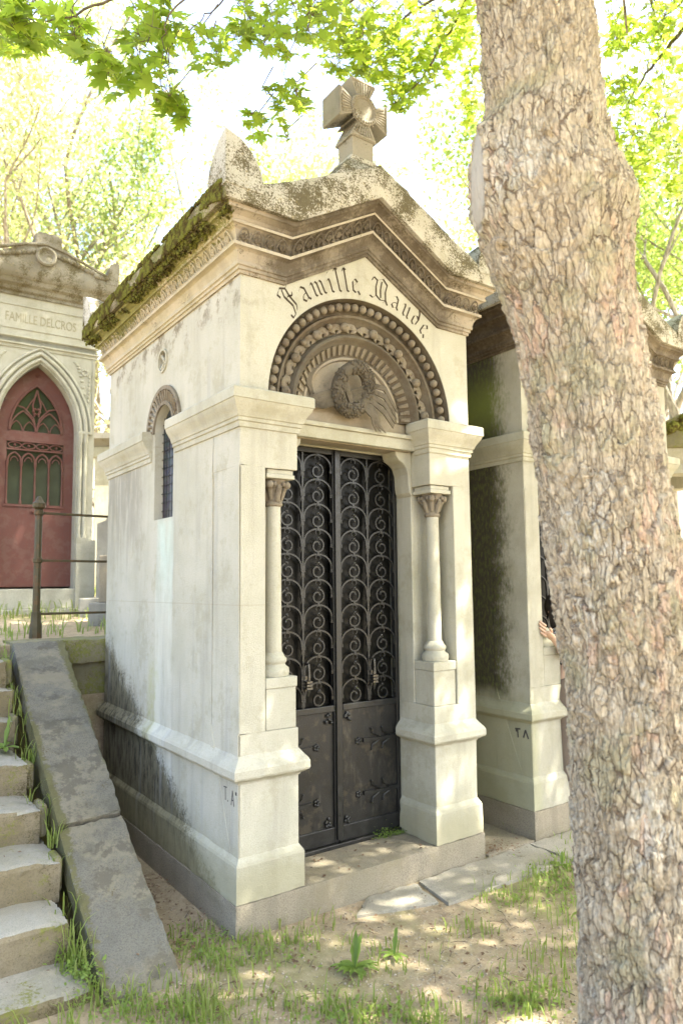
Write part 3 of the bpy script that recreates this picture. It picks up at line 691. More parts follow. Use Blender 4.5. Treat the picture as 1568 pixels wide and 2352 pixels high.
    blade([(-.07,.085,.06), (-.05,.075,.02), (-.02,.08,-.04), (0,.09,-.08), (.02,.1,-.10)], .016); blade([(.05,.085,.11), (.06,.08,.08), (.075,.08,.04), (.08,.09,.02), (.085,.1,0)], .016)
    pl.build('palm_leaves', WREATHM, typ, smooth=50)
    # --- entablature loop
    def eloop(z):
        d = .7071; U = (0,0,1)
        return [((0,D,z),(-1,1,0),U), ((0,0,z),(-1,-1,0),U), ((SH,0,z),(0,-1,0),U), ((HX,0,z+RISE),(0,-1,0),U), ((W-SH,0,z),(0,-1,0),U), ((W,0,z),(1,-1,0),U), ((W,D,z),(1,1,0),U), ((W-SH,D,z),(0,1,0),U), ((HX,D,z+RISE),(0,1,0),U), ((SH,D,z),(0,1,0),U)]
    ep = [(-.06,0),(.011,0),(.013,.016),(.021,.018),(.021,.034),(.029,.037),(.031,.050),(.029,.056),(.034,.078),(.046,.100),(.062,.110),(.070,.112),(.071,.128),(.052,.131),(.048,.140),(.050,.170),(.060,.196),(.078,.210),(.090,.212),(.092,.224),(.086,.230),(.094,.246),(.112,.258),(.120,.262),(.128,.264),(.128,.286),(-.06,.286)]
    en = MB(); en.sweep(eloop(ZE), ep, closed=True, pclosed=True)
    # split so the flanks are the paler stone
    ent = en.build('entablature', SOOTM if side_cope else SOOT, root, smooth=28)
    ent.data.materials.append(stone('sooty_flank_stone', (.16,.13,.09), (.10,.08,.055), soot=.7, sootcol=(.06,.045,.03)) if not side_cope else stone('flank_entablature_stone', (.45,.39,.28), (.36,.32,.19), lich=.2, extra=moss_up))
    ent.data.materials.append(LIP)
    for p in ent.data.polygons:
        c_ = p.center; d_ = abs(c_.x-HX); rise = RISE*max(0, 1-d_/(HX-SH)) if c_.y < .02 else 0
        if c_.x < .02 and c_.y > .02: p.material_index = 1
        elif side_cope and c_.y < .02 and (p.normal.z > -.2) and (.100 < c_.z-ZE-rise < .13 or .208 < c_.z-ZE-rise < .226): p.material_index = 2

    pf = MB()
    def palm(P, T, O, h0, sc_=1.0):
        # P base point on the wall line, T tangent (with slope), O outward
        def pt(u, o, h): return Vector(P)+Vector(T)*u+Vector(O)*o+Vector((0,0,h))
        def oo(h): return .050+max(0, h-.150)*.45
        wv = .030*sc_
        pf.tube([pt(wv*math.sin(q), oo(.142+.058*math.cos(q))+.006, .142+.058*math.cos(q)) for q in [R(a) for a in range(-110, 111, 20)]], .0042, 5)
        for k in range(-2, 3):
            q = k*.55; pf.tube([pt(0, oo(.15)+.004, .148), pt(.013*math.sin(q), oo(.165)+.007, .150+.016*math.cos(q)), pt(.021*math.sin(q), oo(.18)+.008, .150+.030*math.cos(q))], [.002,.0045,.0035], 5)
        pf.ball(pt(0, .062, .136), (.007,.007,.005), 6, 4)
        for s_ in (-1, 1): pf.ball(pt(s_*wv, .060, .137), (.010,.009,.007), 6, 4)
    sp = .066
    def run(A, B, O, n, T=None):
        A = Vector(A); B = Vector(B); T = (B-A).normalized()
        T = T/max(.01, math.hypot(T.x, T.y))
        for i in range(n): palm(A+(B-A)*((i+.5)/n), T, O, 0)
    run((-.05,0,ZE), (SH-.01,0,ZE), (0,-1,0), 4); run((SH+.02,0,ZE+.012), (HX-.01,0,ZE+RISE-.006), (0,-1,0), 8); run((HX+.01,0,ZE+RISE-.006), (W-SH-.02,0,ZE+.012), (0,-1,0), 8); run((W-SH+.01,0,ZE), (W+.05,0,ZE), (0,-1,0), 4)
    pf.build('palmette_frieze', SOOT, ent, smooth=60)
    if text or side_cope:
        pf = MB(); run((0,-.03,ZE), (0,D+.03,ZE), (-1,0,0), 25); pf.build('palmette_frieze', ent.data.materials[1], ent, smooth=60)
    else:
        pf = MB(); run((W,-.05,ZE), (W,D+.03,ZE), (1,0,0), 31); pf.build('palmette_frieze', SOOT, ent, smooth=60)
    # --- coping
    zc = ZE+.287; TS = .19+RISE-(HX-SH)*(.19+RISE-.105)/(HX-.02)
    hs = [.105,.105,TS,.19,TS,.105,.105,TS,.19,TS]
    L = eloop(zc); L = [(P, O, (0,0,h)) for (P, O, U), h in zip(L, hs)]
    # subdivide for a ragged edge
    L2 = []
    for i in range(len(L)):
        a, b_ = L[i], L[(i+1) % len(L)]; d = (Vector(b_[0])-Vector(a[0])).length; n = max(1, int(d/.03))
        for k in range(n):
            t = k/n; P = Vector(a[0]).lerp(Vector(b_[0]), t)
            if k == 0: O = Vector(a[1]); 
            else:
                dd = Vector(b_[0])-Vector(a[0]); O = Vector((dd.y, -dd.x, 0)).normalized()
                if abs(dd.x) > abs(dd.y): O = Vector((0, -1 if P.y < D/2 else 1, 0))
                else: O = Vector((-1 if P.x < HX else 1, 0, 0))
            L2.append((P, O, Vector((0,0, a[2][2]*(1-t)+b_[2][2]*t))))
    cpm = MB(); vs = []
    prof = [(-.08,0),(.128,0),(.156,-.02),(.160,.05),(.161,.45),(.160,.8),(.150,.97),(.10,1.06),(-.08,1.12)]
    for P, O, U in L2:
        for j, (o, h) in enumerate(prof):
            v = P+O*o+U*h
            if j in (4,5,6,7): v += O*.004*noise.noise(v*22)+Vector((0,0,1))*.006*noise.noise(v*30+Vector((5,5,5)))
            vs.append(v)
    n = len(prof); m = len(L2); fs = [(i*n+k, i*n+(k+1) % n, ((i+1) % m)*n+(k+1) % n, ((i+1) % m)*n+k) for i in range(m) for k in range(n)]
    cpm.add(vs, fs); cp = cpm.build('coping', cope, root, smooth=40)
    cp.data.materials.append(side_cope or cope)
    for p in cp.data.polygons:
        if p.center.x < -.02 and p.center.y > -.08: p.material_index = 1
    rf = MB(); zr = zc+.092
    rf.plate([(-.10,zc+.02),(-.10,zr),(SH,zr+.06),(HX,zr+RISE+.075),(W-SH,zr+.06),(W+.10,zr),(W+.10,zc+.02)], [], lambda a, b_, d: (a, d, b_), .01, D-.01); rf.build('roof', cope, root)
    for sx, sy, x0, y0 in ((1,1,-.165,-.165), (-1,1,W+.165,-.165), (1,-1,-.165,D+.165), (-1,-1,W+.165,D+.165)): acroterion(root, x0, y0, sx, sy, zc+.06, ACRO)
    # --- cross on pedestal
    zp = zc+RISE+.165
    pd = MB(); vs = []
    for z, a, b0, b1 in ((zp-.14,.30,-.13,.30),(zp-.03,.235,-.11,.28),(zp+.06,.15,-.05,.24),(zp+.10,.108,-.01,.20),(zp+.14,.09,.0,.17)):
        vs += [(HX-a,b0,z),(HX+a,b0,z),(HX+a,b1,z),(HX-a,b1,z)]
    pd.add(vs, [(0,3,2,1),(16,17,18,19)]+[(i*4+k, i*4+(k+1) % 4, i*4+4+(k+1) % 4, i*4+4+k) for i in range(4) for k in range(4)])
    pd.build('pedestal', cope, root, bevel=.01)
    cz = zp+.43; cs = 1.0
    cr1 = MB(); cr1.box(HX-.075, HX+.075, .01, .15, zp+.12, zp+.27)
    def arm(ang):
        q = [(-.030,.05),(-.088,.163),(-.088,.175),(.088,.175),(.088,.163),(.030,.05)]
        return [(x*math.cos(ang)-y*math.sin(ang), x*math.sin(ang)+y*math.cos(ang)) for x, y in q]
    out = []
    for k in range(4):
        ang = -k*PI/2; a_ = arm(ang)
        out += a_
        dg = ang-PI/4; out += [(-math.sin(dg-.12)*.075, math.cos(dg-.12)*.075), (-math.sin(dg)*.110, math.cos(dg)*.110), (-math.sin(dg+.12)*.075, math.cos(dg+.12)*.075)][::-1 if False else 1]
    cr1.plate([(HX+x, cz+z) for x, z in out], [], lambda a, b_, d: (a, d, b_), 0, .165)
    for k in range(4):
        for j in range(-3, 4):
            ang = -k*PI/2+j*.125; s0, c0 = math.sin(-ang), math.cos(ang)
            cr1.tube([(HX+s0*.088, -.001, cz+c0*.088), (HX+s0*.158, -.002, cz+c0*.158)], [.004,.0075], 5)
        a_ = [(-.080,.166),(.080,.166)]; ang = -k*PI/2
        rr_ = [(HX+x*math.cos(ang)-y*math.sin(ang), -.002, cz+x*math.sin(ang)+y*math.cos(ang)) for x, y in a_]
        cr1.tube(rr_, .007, 6)
    crs = cr1.build('cross', CROSSM, root, bevel=.006)
    md = MB(); md.arch(HX, cz, [(.092,.005),(.092,-.010),(.080,-.014),(.068,-.010),(.066,-.004),(.001,-.006)], 40, 0, 2*PI)
    for k in range(26): a = 2*PI*k/26; md.ball((HX+.080*math.cos(a), -.014, cz+.080*math.sin(a)), (.008,.007,.008), 6, 4)
    md.build('medallion', CROSSM, crs, smooth=50)
    # --- doors
    Yd = .322
    doorleaf(root, P0+.002, HX-.004, Yd, 1, False); doorleaf(root, HX+.004, Q0-.002, Yd, -1, True)
    ml = MB(); ml.box(HX-.020, HX+.018, Yd-.032, Yd-.0185, .18, 2.39); mlo = ml.build('meeting_bar', IRON, root, bevel=.003)
    # dark interior back wall and ceiling
    return root

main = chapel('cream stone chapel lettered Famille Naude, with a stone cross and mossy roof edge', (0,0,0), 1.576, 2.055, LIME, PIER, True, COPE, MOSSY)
W1, D1 = 1.576, 2.055
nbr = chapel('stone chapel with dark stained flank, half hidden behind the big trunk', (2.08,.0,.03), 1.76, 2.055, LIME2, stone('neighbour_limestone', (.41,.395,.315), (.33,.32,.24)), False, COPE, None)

# inscription Famille Naude, along the arch
ins = []; HX = W1/2
def lettered(word, a_start, pitch, scale, rad):
    a = a_start; ins.append(MB())
    for ch in word:
        if ch == ' ': a -= pitch*.9; continue
        wd, st = BL[ch]
        sc_ = scale*(1.0)
        am = a-(wd*sc_/rad)/2
        def fn(x, z, y, am=am, wd=wd):
            u = (x-wd/2)*sc_; v = z*sc_; ca, sa = math.cos(am), math.sin(am)
            return (HX+(rad+v)*ca+u*sa, y, ZC+(rad+v)*sa-u*ca)
        nibtext(ins[-1], st, fn, (.058,.044), -.0015, .001)
        a -= (wd+.22)*sc_/rad
    return a
a = lettered('Famille', R(137.5), .1, .0765, .668)
lettered('Naude', R(86.5), .1, .0765, .668)
for m_ in ins: m_.build('inscription', INK, main, recalc=False)
# black graffiti letters T.A on the flank base and on the neighbour's flank
gr = MB()
def strokes(mb, segs, fn, wd):
    for (a0, b0), (a1, b1) in segs:
        d = Vector((a1-a0, b1-b0)); n_ = Vector((-d.y, d.x)).normalized()*wd
        q = [(a0-n_.x, b0-n_.y), (a0+n_.x, b0+n_.y), (a1+n_.x, b1+n_.y), (a1-n_.x, b1-n_.y)]
        mb.add([fn(a, b, 0) for a, b in q]+[fn(a, b, 1) for a, b in q], [(0,1,2,3),(7,6,5,4),(0,4,5,1),(1,5,6,2),(2,6,7,3),(3,7,4,0)])
strokes(gr, [((.155,.60),(.122,.602)),((.138,.60),(.136,.54)),((.110,.545),(.112,.538)),((.075,.53),(.062,.60)),((.062,.60),(.046,.53)),((.072,.555),(.05,.555)),((.030,.60),(.030,.585)),((.022,.60),(.022,.585))], lambda y, z, d: (-.0015+d*.002, y, z+.035), .0022)
gr.build('graffiti', BLACKP, main, recalc=False)
gr = MB()
Q = hit(1197, 1657, 'X', 2.08); qy, qz = Q.y, .61
strokes(gr, [((qy+.055,qz+.018),(qy+.012,qz+.022)),((qy+.035,qz+.02),(qy+.032,qz-.035)),((qy+.045,qz+.0),(qy+.045,qz+.018)),((qy-.03,qz+.022),(qy-.052,qz-.032)),((qy-.03,qz+.02),(qy-.012,qz-.03))], lambda y, z, d: (-.0015+d*.002, y, z), .0055)
gr.build('graffiti', BLACKP, nbr, recalc=False)

# moss cushions on the flank coping
ms = MB(); g_ = random.Random(9)
for i in range(10000):
    y = g_.uniform(-.12, D1+.16); h = g_.random(); r_ = g_.uniform(.004,.013)
    if noise.noise(Vector((y*5, h*2.5, 2)))+.35*noise.noise(Vector((y*21, h*9, 6))) < -.12: continue
    if h < .22: z = ZE+.287-.05+h*.2; x = -.150+.10*(.22-h)/.22*g_.random(); r_ *= .8
    elif h < .8: z = ZE+.285+(h-.22)/.58*.110; x = -.164
    else: z = ZE+.287+.112; x = -.160+(h-.8)*.5
    ms.ball((x, y, z), (r_*.8, r_*1.2, r_), 5, 4)
mo = ms.build('moss', MOSSM, main, recalc=False); mo['kind'] = 'stuff'
# ------------------------------------------------------------------ older chapel on the terrace
def gothic(hw, zs, zt, off=0, n=14):
    h = zt-zs; Rr = (h*h+hw*hw)/(2*hw); c = Rr-hw; Ra = Rr+off; pts = []
    am = math.acos(min(1, c/Ra))
    for i in range(n+1): a = am*i/n; pts.append((-c+Ra*math.cos(a), zs+Ra*math.sin(a)))
    return pts+[(-x, z) for x, z in reversed(pts[:-1])]
dl = thing('burial_chapel', 'pale gothic chapel with a red pointed door, lettered Famille Delcros', 'mausoleum', (.03,4.5,1.376), R(-2.5))
XZ = lambda a, b, d: (a, d, b)
z_ = MB(); z_.box(-.62,.62,-.10,1.4,-.25,.02); z_.box(-.585,.585,-.03,1.4,.02,.22); z_.build('base_step', DELM, dl, bevel=.008)
z_ = MB(); inner = gothic(.376, 1.84, 2.53)
z_.plate([(-.55,.22),(-.376,.22)]+list(reversed([(x, z) for x, z in inner]))+[(.376,.22),(.55,.22),(.55,3.2),(-.55,3.2)], [], XZ, 0, .25)
z_.box(-.55,.55,.9,1.3,.22,3.2); z_.box(-.55,-.45,.25,.9,.22,3.2); z_.box(.45,.55,.25,.9,.22,3.2); z_.build('wall', DELM, dl)
z_ = MB()
for off, y0, rr in ((.035,-.012,.020),(.085,-.016,.022),(.135,-.010,.014)):
    g0 = gothic(.376, 1.84, 2.53, off); z_.tube([(x, y0, z) for x, z in g0], rr, 8)
z_.build('arch_moulding', DELM, dl, smooth=50)
for s_ in (-1, 1):
    z_ = MB(); z_.box(*sorted((s_*.385, s_*.575)), -.05, 0-.001, .02, .72)
    for off in (.035,.085): z_.lathe(s_*(.376+off), -.014, [(.026,.72),(.026,.76),(.019,.78),(.019,1.74),(.026,1.76),(.024,1.78),(.034,1.84),(.034,1.86)], 12)
    z_.box(*sorted((s_*.385, s_*.51)), -.045, -.001, .72, .745); z_.box(*sorted((s_*.383, s_*.515)), -.048, -.001, 1.835, 1.86); z_.build('clustered_pilaster', DELM, dl, smooth=40)
    z_ = MB(); cx, czz = s_*.44, 2.42
    z_.tube([(s_*.30,-.004,2.66),(s_*.525,-.004,2.66),(s_*.525,-.004,2.05)], .006, 5)
    for k in range(8): a = k*PI/4; z_.ball((cx+.03*math.cos(a), -.004, 2.50+.03*math.sin(a)), (.014,.008,.014), 7, 5)
    for k in range(9): t = k/8; z_.ball((cx+s_*(-.10+.0*t)+s_*.10*(t), -.003, 2.60-.05*t-.28*t*t), (.022,.008,.014), 7, 5)
    for k in range(7): t = k/6; z_.ball((cx+s_*(.05-.01*t), -.003, 2.46-.26*t), (.014,.008,.022), 7, 5)
    z_.build('spandrel_carving', DELM, dl, smooth=60)
z_ = MB(); cpr = [(-.05,0),(.01,0),(.012,.03),(.03,.035),(.03,.05),(.0,.055),(.0,.10),(.02,.11),(.02,.13),(-.05,.13)]
lp = [(-.55,1.3),(-.55,0),(.55,0),(.55,1.3)]
z_.sweep(planpath(lp, 2.66), cpr, pclosed=True)
z_.tube([(-.50,-.004,2.86),(.50,-.004,2.86),(.50,-.004,3.10),(-.50,-.004,3.10),(-.50,-.004,2.86)], .006, 5); z_.build('frieze', DELM, dl, smooth=30)
z_ = MB(); z_.sweep(planpath(lp, 3.2), [(-.05,0),(.02,0),(.02,.03),(.05,.045),(.06,.08),(.10,.10),(.12,.14),(.13,.145),(.16,.19),(.165,.25),(-.05,.25)], pclosed=True); z_.build('cornice', DELD, dl, smooth=30)
z_ = MB(); z_.plate([(-.70,3.45),(.70,3.45),(.70,3.50),(.40,3.58),(.18,3.70),(0,3.74),(-.18,3.70),(-.40,3.58),(-.70,3.50)], [], XZ, -.16, 1.35)
for k in range(26):
    x = -.60+1.2*k/25; hh = 3.50+.17*(1-abs(x)/.65); z_.ball((x, -.165, hh-.02*random.random()), (.035,.02,.028), 7, 5)
z_.tube([(-.66,-.165,3.515),(-.2,-.165,3.69),(0,-.165,3.735),(.2,-.165,3.69),(.66,-.165,3.515)], .018, 6)
z_.arch(0, 3.60, [(.10,-.155),(.10,-.19),(.085,-.20),(.07,-.19),(.06,-.175),(.001,-.17)], 24, 0, 2*PI); z_.build('pediment', DELD, dl, smooth=50)
z_ = MB(); z_.box(-.10,.16,-.12,.2,3.70,3.86); z_.box(-.07,.13,-.10,.17,3.86,3.89); z_.build('roof_block', DELD, dl, bevel=.01)
for s_ in (-1, 1):
    z_ = MB(); z_.plate([(s_*.60,3.45),(s_*.735,3.45),(s_*.745,3.70),(s_*.70,3.715),(s_*.65,3.68),(s_*.62,3.60)], [], XZ, -.17, .02); z_.build('acroterion', DELD, dl, bevel=.01)
fc = bpy.data.curves.new('t', 'FONT'); fc.body = 'FAMILLE DELCROS'; fc.size = .135; fc.extrude = .0015; fc.align_x = 'CENTER'
fo = bpy.data.objects.new('t', fc); C.objects.link(fo); bpy.context.view_layer.update()
me = bpy.data.meshes.new_from_object(fo.evaluated_get(bpy.context.evaluated_depsgraph_get())); C.objects.unlink(fo)
me.materials.clear(); me.materials.append(INK2)
lo = bpy.data.objects.new('inscription', me); C.objects.link(lo); lo.parent = dl; lo.rotation_euler = (PI/2,0,0); lo.location = (0,-.002,2.93); lo.scale = (.62,1,1)
z_ = MB(); dz = .24
wi = gothic(.255, 1.84, 2.33)
z_.plate([(-.376,dz),(.376,dz)]+gothic(.376,1.84,2.53), [[(-.255,1.84)]+[(x, z) for x, z in reversed(wi)][1:-1]+[(.255,1.84)], [(-.27,1.08),(-.27,1.74),(.27,1.74),(.27,1.08)]], XZ, .14, .18)
door = z_.build('door', REDP, dl, bevel=.003)
z_ = MB(); z_.plate([(-.28,1.07),(.28,1.07),(.28,1.75),(-.28,1.75)], [], XZ, .165, .17); z_.plate([(-.26,1.835)]+[(x, z+.0) for x, z in reversed(wi)][1:-1]+[(.26,1.835)], [], XZ, .165, .17); z_.build('door_glass', CGLASS, door)
z_ = MB()
for x in (-.265,-.133,0,.133,.265): z_.lathe(x, .135, [(.014,1.08),(.014,1.11),(.009,1.13),(.009,1.46),(.014,1.48),(.016,1.52)], 8)
for k in range(4):
    cx = -.199+k*.133; z_.tube([(x+cx, .135, z) for x, z in gothic(.062, 1.52, 1.61)], .009, 6); z_.tube([(x+cx, .135, z) for x, z in gothic(.035, 1.52, 1.565)], .005, 5)
    z_.tube([(cx+.062*math.cos(a), .135, 1.685+.03*math.sin(a)) for a in [2*PI*i/14 for i in range(15)]], .007, 5); z_.ball((cx, .132, 1.685), .014, 7, 5)
z_.box(-.27,.27,.125,.15,1.635,1.65); z_.box(-.27,.27,.125,.15,1.725,1.74); z_.box(-.29,.29,.128,.16,1.055,1.08)
z_.tube([(x, .135, z) for x, z in wi], .013, 6)
for s_ in (-1, 1):
    z_.tube([(x*.47+s_*.127, .135, 1.84+(z-1.84)*.42) for x, z in wi], .008, 6); z_.tube([(x*.22+s_*.19, .135, 1.84+(z-1.84)*.2) for x, z in wi], .006, 5); z_.tube([(x*.22+s_*.065, .135, 1.84+(z-1.84)*.2) for x, z in wi], .006, 5)
    z_.tube([(s_*.0,.135,1.84),(s_*.03,.135,1.98),(s_*.12,.135,2.08),(s_*.20,.135,2.10)], .009, 6); z_.tube([(s_*.02,.135,2.0),(s_*.04,.135,2.12),(0,.135,2.28)], .009, 6); z_.tube([(s_*.10,.135,2.06),(s_*.06,.135,2.14),(s_*.02,.135,2.2)], .006, 6)
for k in range(6): a = k*PI/3; z_.ball((.03*math.cos(a), .132, 2.05+.03*math.sin(a)), .015, 7, 5)
z_.build('tracery', REDP, door, smooth=50)
z_ = MB()
for x, z in ((0,2.44),(-.31,2.15),(.31,2.15)):
    for k in range(6): a = k*PI/3; z_.ball((x+.013*math.cos(a), .135, z+.013*math.sin(a)), .009, 6, 4)
z_.ball((.0,.130,1.02), (.03,.012,.03), 8, 6); z_.build('rosette', REDP, door, smooth=60)

# ------------------------------------------------------------------ retaining wall, ramp slab, steps
TZ = 1.24
rw = thing('retaining_wall', 'low mossy stone retaining wall under the railing, left of the main chapel', 'wall', (0,2.13,0))
m = MB()
xx = -.60
for wd in (.75,.9,.8,1.0,1.1,1.2): m.box(xx, xx+wd-.006, 0, .34, TZ-.17, TZ); xx += wd
roughen(m.build('coping_stone', RETM, rw), .05, .006, 7, .015)
m = MB(); zz = -.1
for row in range(4):
    xx = -.7-.15*(row % 2)
    while xx < 5: wd = random.uniform(.35,.6); m.box(xx, xx+wd-.008, .05+random.uniform(0,.02), .3, zz, zz+.305); xx += wd
    zz += .312
m.build('masonry', RETM, rw, bevel=.012)

ramp = thing('ramp_slab', 'long dark stone ramp slab sloping down beside the steps, left of the main chapel', 'slab', (-.47,0,0))
edR = [(-.34,-.22,-.03),(-.34,.62,.455),(-.31,1.32,.83),(-.27,2.12,1.245)]; edL = [(-.655,-.20,-.02),(-.655,.60,.445),(-.64,1.30,.82),(-.60,2.12,1.24)]
for k in range(3):
    m = MB(); a, b_ = Vector(edL[k]), Vector(edR[k]); c_, d_ = Vector(edR[k+1]), Vector(edL[k+1]); g1 = (c_-b_).normalized()*.006
    a += g1; b_ += g1; vs = []; off = Vector((.47,0,0)); th_ = Vector((0,.05,-.10)); lift = Vector((0,0,.012*(k == 1)))
    q = [a+off+lift, b_+off+lift, c_+off-g1*0+lift, d_+off+lift]; m.add([*q, *[p+th_ for p in q]], [(0,1,2,3),(7,6,5,4),(0,4,5,1),(1,5,6,2),(2,6,7,3),(3,7,4,0)]); roughen(m.build('slab_section', SLABM, ramp), .02, .003, 12, .012)
m = MB(); vs = []
for (x, y, z) in edL: vs += [(x+.47+.04, y+.08, z-.10), (x+.47+.04, y+.08, -.1)]
for (x, y, z) in edR: vs += [(x+.47-.05, y+.08, z-.10), (x+.47-.05, y+.08, -.1)]
m.add(vs, [(0,1,3,2),(2,3,5,4),(4,5,7,6),(8,10,11,9),(10,12,13,11),(12,14,15,13),(0,2,10,8),(2,4,12,10),(4,6,14,12),(0,8,9,1),(6,7,15,14)]); m.build('rubble_footing', RETM, ramp)

noses = [2331,2153,2003,1869,1757,1652,1581,1515]
stp = thing('stone_steps', 'flight of worn stone steps climbing at the left edge beside the ramp slab', 'steps', (-1.3,0,0))
NP = []
for k, yy in enumerate(noses):
    z = .05+.16*k; P = hit(0, yy, 'Z', z); NP.append((P.x, P.y, z))
for k, (px_, py_, z) in enumerate(NP):
    y1 = NP[k+1][1]+.10 if k+1 < len(NP) else py_+.45
    m = MB(); g_ = random.Random(k); x0, x1 = -1.5, (-.700+g_.uniform(-.02,.015))+1.3; n = 40; vs = []
    rows = [(-.20,0),(-.10,-.004),(-.02,-.004),(.0,.008),(.0,.03),(.0,.14),(.0,y1-py_)]
    rows = [(0.012,-.20),(.0,-.10),(.0,-.022),(.008,-.006),(.028,.0),(.12,.003),(.22,.001),(y1-py_,0)]
    for i in range(n+1):
        x = x0+(x1-x0)*i/n
        e = .0 if i < n-2 else (.004 if i == n-2 else .012*(i-n+2))
        for j, (dy, dz) in enumerate(rows):
            v = Vector((x, py_+dy, z+dz)); w_ = noise.noise(v*3)*.008+noise.noise(v*24)*.005
            vs.append((x+.006*noise.noise(v*9+Vector((3,3,3))), v.y+(w_ if j < 5 else 0), v.z+w_*.7-(e if j > 2 else 0)-.018*max(0, 1-((x-.05+1.3*0)/.45)**2)*(j > 2)*0))
    b_ = len(rows); fs = [(i*b_+j, i*b_+j+1, (i+1)*b_+j+1, (i+1)*b_+j) for i in range(n) for j in range(b_-1)]
    vs += [(x1, py_+.02, z-.24), (x1, y1, z-.24)]; L = len(vs); fs.append(tuple([n*b_+j for j in range(b_)]+[L-1, L-2]))
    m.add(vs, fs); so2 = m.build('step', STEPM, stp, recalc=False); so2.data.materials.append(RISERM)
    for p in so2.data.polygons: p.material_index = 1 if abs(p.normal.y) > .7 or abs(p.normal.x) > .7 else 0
    roughen(so2, .025, .002, 22, .009)
m = MB(); g_ = random.Random(3)
for k, (px_, py_, z) in enumerate(NP[2:], 2): m = MB(); m.box(.59, .632, py_+.02, py_+.2+g_.uniform(-.05,.0), z-.16, z-.005+g_.uniform(-.02,.02)); m.build('edge_stone', RETM, stp, bevel=.018)

# ------------------------------------------------------------------ railing
pp = hit(82, 1466, 'Z', TZ)
rl = thing('railing', 'rusty olive iron railing with a knobbed post on the terrace edge', 'railing', (pp.x, max(pp.y, 2.2), TZ))
ph = 1.0
m = MB(); m.lathe(0, 0, [(0,0),(.044,0),(.044,.015),(.042,.10),(.036,.115),(.034,.18),(.027,.19),(.026,.92),(.020,.93)], 8); m.build('post', RAILM, rl, smooth=30)
m = MB(); m.lathe(0, 0, [(.024,.905),(.032,.91),(.032,.93),(.026,.94),(.046,.955),(.048,.985),(.030,1.0),(.022,1.02),(.012,1.035),(0,1.04)], 10); m.build('finial', RAILM, rl, smooth=30)
for zz in (.175, .565, .915):
    m = MB(); m.tube([(0,0,zz),(.8,.02,zz-.004),(1.6,.03,zz)], .0125, 4, up=(0,0,1)); m.build('rail', RAILM, rl, bevel=.003)
    m = MB(); m.lathe(0, 0, [(.027,zz-.018),(.034,zz-.014),(.034,zz+.014),(.027,zz+.018)], 12); m.build('collar', RAILM, rl, smooth=30)

# ------------------------------------------------------------------ tombs and walls in the background
def gpt(px, dist):
    d = ray(px, 1345); d.z = 0; d.normalize(); P = CAM+d*dist; return Vector((P.x, P.y, gz(P.x, P.y)))
P = gpt(222, 13); ww = thing('garden_wall', 'bright white rendered wall seen between the two chapels at left', 'wall', (P.x, P.y, P.z), R(-30))
m = MB(); m.box(-1.2,1.0,0,.25,-.3,2.15); m.build('wall', WHITEW, ww); m = MB(); m.box(-1.25,1.05,-.05,.3,2.15,2.24); m.build('coping', TOMB, ww, bevel=.01)
P = gpt(243, 10.5); pt = thing('stone_tomb', 'pale tomb pillar with a moulded cap behind the railing, against the white wall', 'tomb', (P.x, P.y, P.z), R(-35))
m = MB(); m.box(-.14,.5,-.14,.3,-.2,1.9); m.box(-.16,.52,-.16,.32,1.9,2.05); m.build('pillar', PIER, pt, bevel=.01); m = MB(); m.sweep(planpath([(-.14,-.14),(.5,-.14),(.5,.3),(-.14,.3)], 2.05, closed=True), [(-.1,0),(.02,0),(.06,.06),(.12,.10),(.12,.18),(-.1,.18)], closed=True, pclosed=True); m.build('cap', TOMB, pt, smooth=30)
P = gpt(243, 7.6); st = thing('headstone', 'dark grey shouldered headstone behind the railing', 'headstone', (P.x, P.y, P.z), R(-32))
m = MB(); m.plate([(-.10,-.1),(.5,-.1),(.5,.9),(.42,1.0),(.25,1.15),(.05,1.05),(-.02,.95),(-.10,.92)], [], XZ, 0, .16); m.build('stele', TOMB, st, bevel=.01)
m = MB(); m.box(-.16,.56,-.35,.25,-.1,.16); m.build('plinth', TOMB, st, bevel=.01)
P = gpt(232, 6.6); st = thing('headstone', 'small square grey grave kerb and stone nearest the railing', 'headstone', (P.x, P.y, P.z), R(-32))
m = MB(); m.box(-.09,.4,-.05,.4,-.1,.20); m.build('kerb', TOMB, st, bevel=.012); m = MB(); m.box(-.02,.09,0,.16,.2,.62); m.box(.09,.4,.06,.2,.2,.64); m.build('stele', GRAN, st, bevel=.01)
P = hit(1585, 1345, 'Y', 4.0); P = gpt(1640, 7.2)
ct = thing('canopy_tomb', 'open canopy tomb with mossy gabled roof and dark posts, right of the trunk', 'tomb', (P.x, P.y, .2), R(-38))
m = MB(); m.box(-.75,.75,-.4,1.0,-.4,.85); m.build('base', PIER, ct, bevel=.02)
m = MB(); m.box(-.72,.72,-.36,.9,.86,1.35); m.build('chest', TOMB, ct, bevel=.02)
m = MB(); m.sweep(planpath([(-.62,-.3),(.62,-.3),(.62,.9),(-.62,.9)], 2.35, closed=True), [(-.2,0),(.02,0),(.03,.08),(.08,.12),(.12,.20),(-.2,.20)], closed=True, pclosed=True); m.build('entablature', DELM, ct, smooth=30)
for x in (-.56,.56):
    for y in (-.24,.84): m = MB(); m.box(x-.05,x+.05,y-.05,y+.05,1.35,2.36); m.build('post', SLABM, ct, bevel=.01)
m = MB(); m.plate([(-.82,2.55),(.82,2.55),(.80,2.66),(0,3.05),(-.80,2.66)], [], XZ, -.45, 1.05); ro = m.build('roof', RETM, ct, bevel=.02)
m = MB(); g_ = random.Random(5)
for i in range(120):
    x = g_.uniform(-.8,.8); m.ball((x, -.46+g_.uniform(-.02,.02), 2.6+.38*(1-abs(x)/.82)*g_.uniform(.7,1.05)), (.05,.03,.04), 6, 4)
m.build('moss', MOSSM, ro, recalc=False)['kind'] = 'stuff'

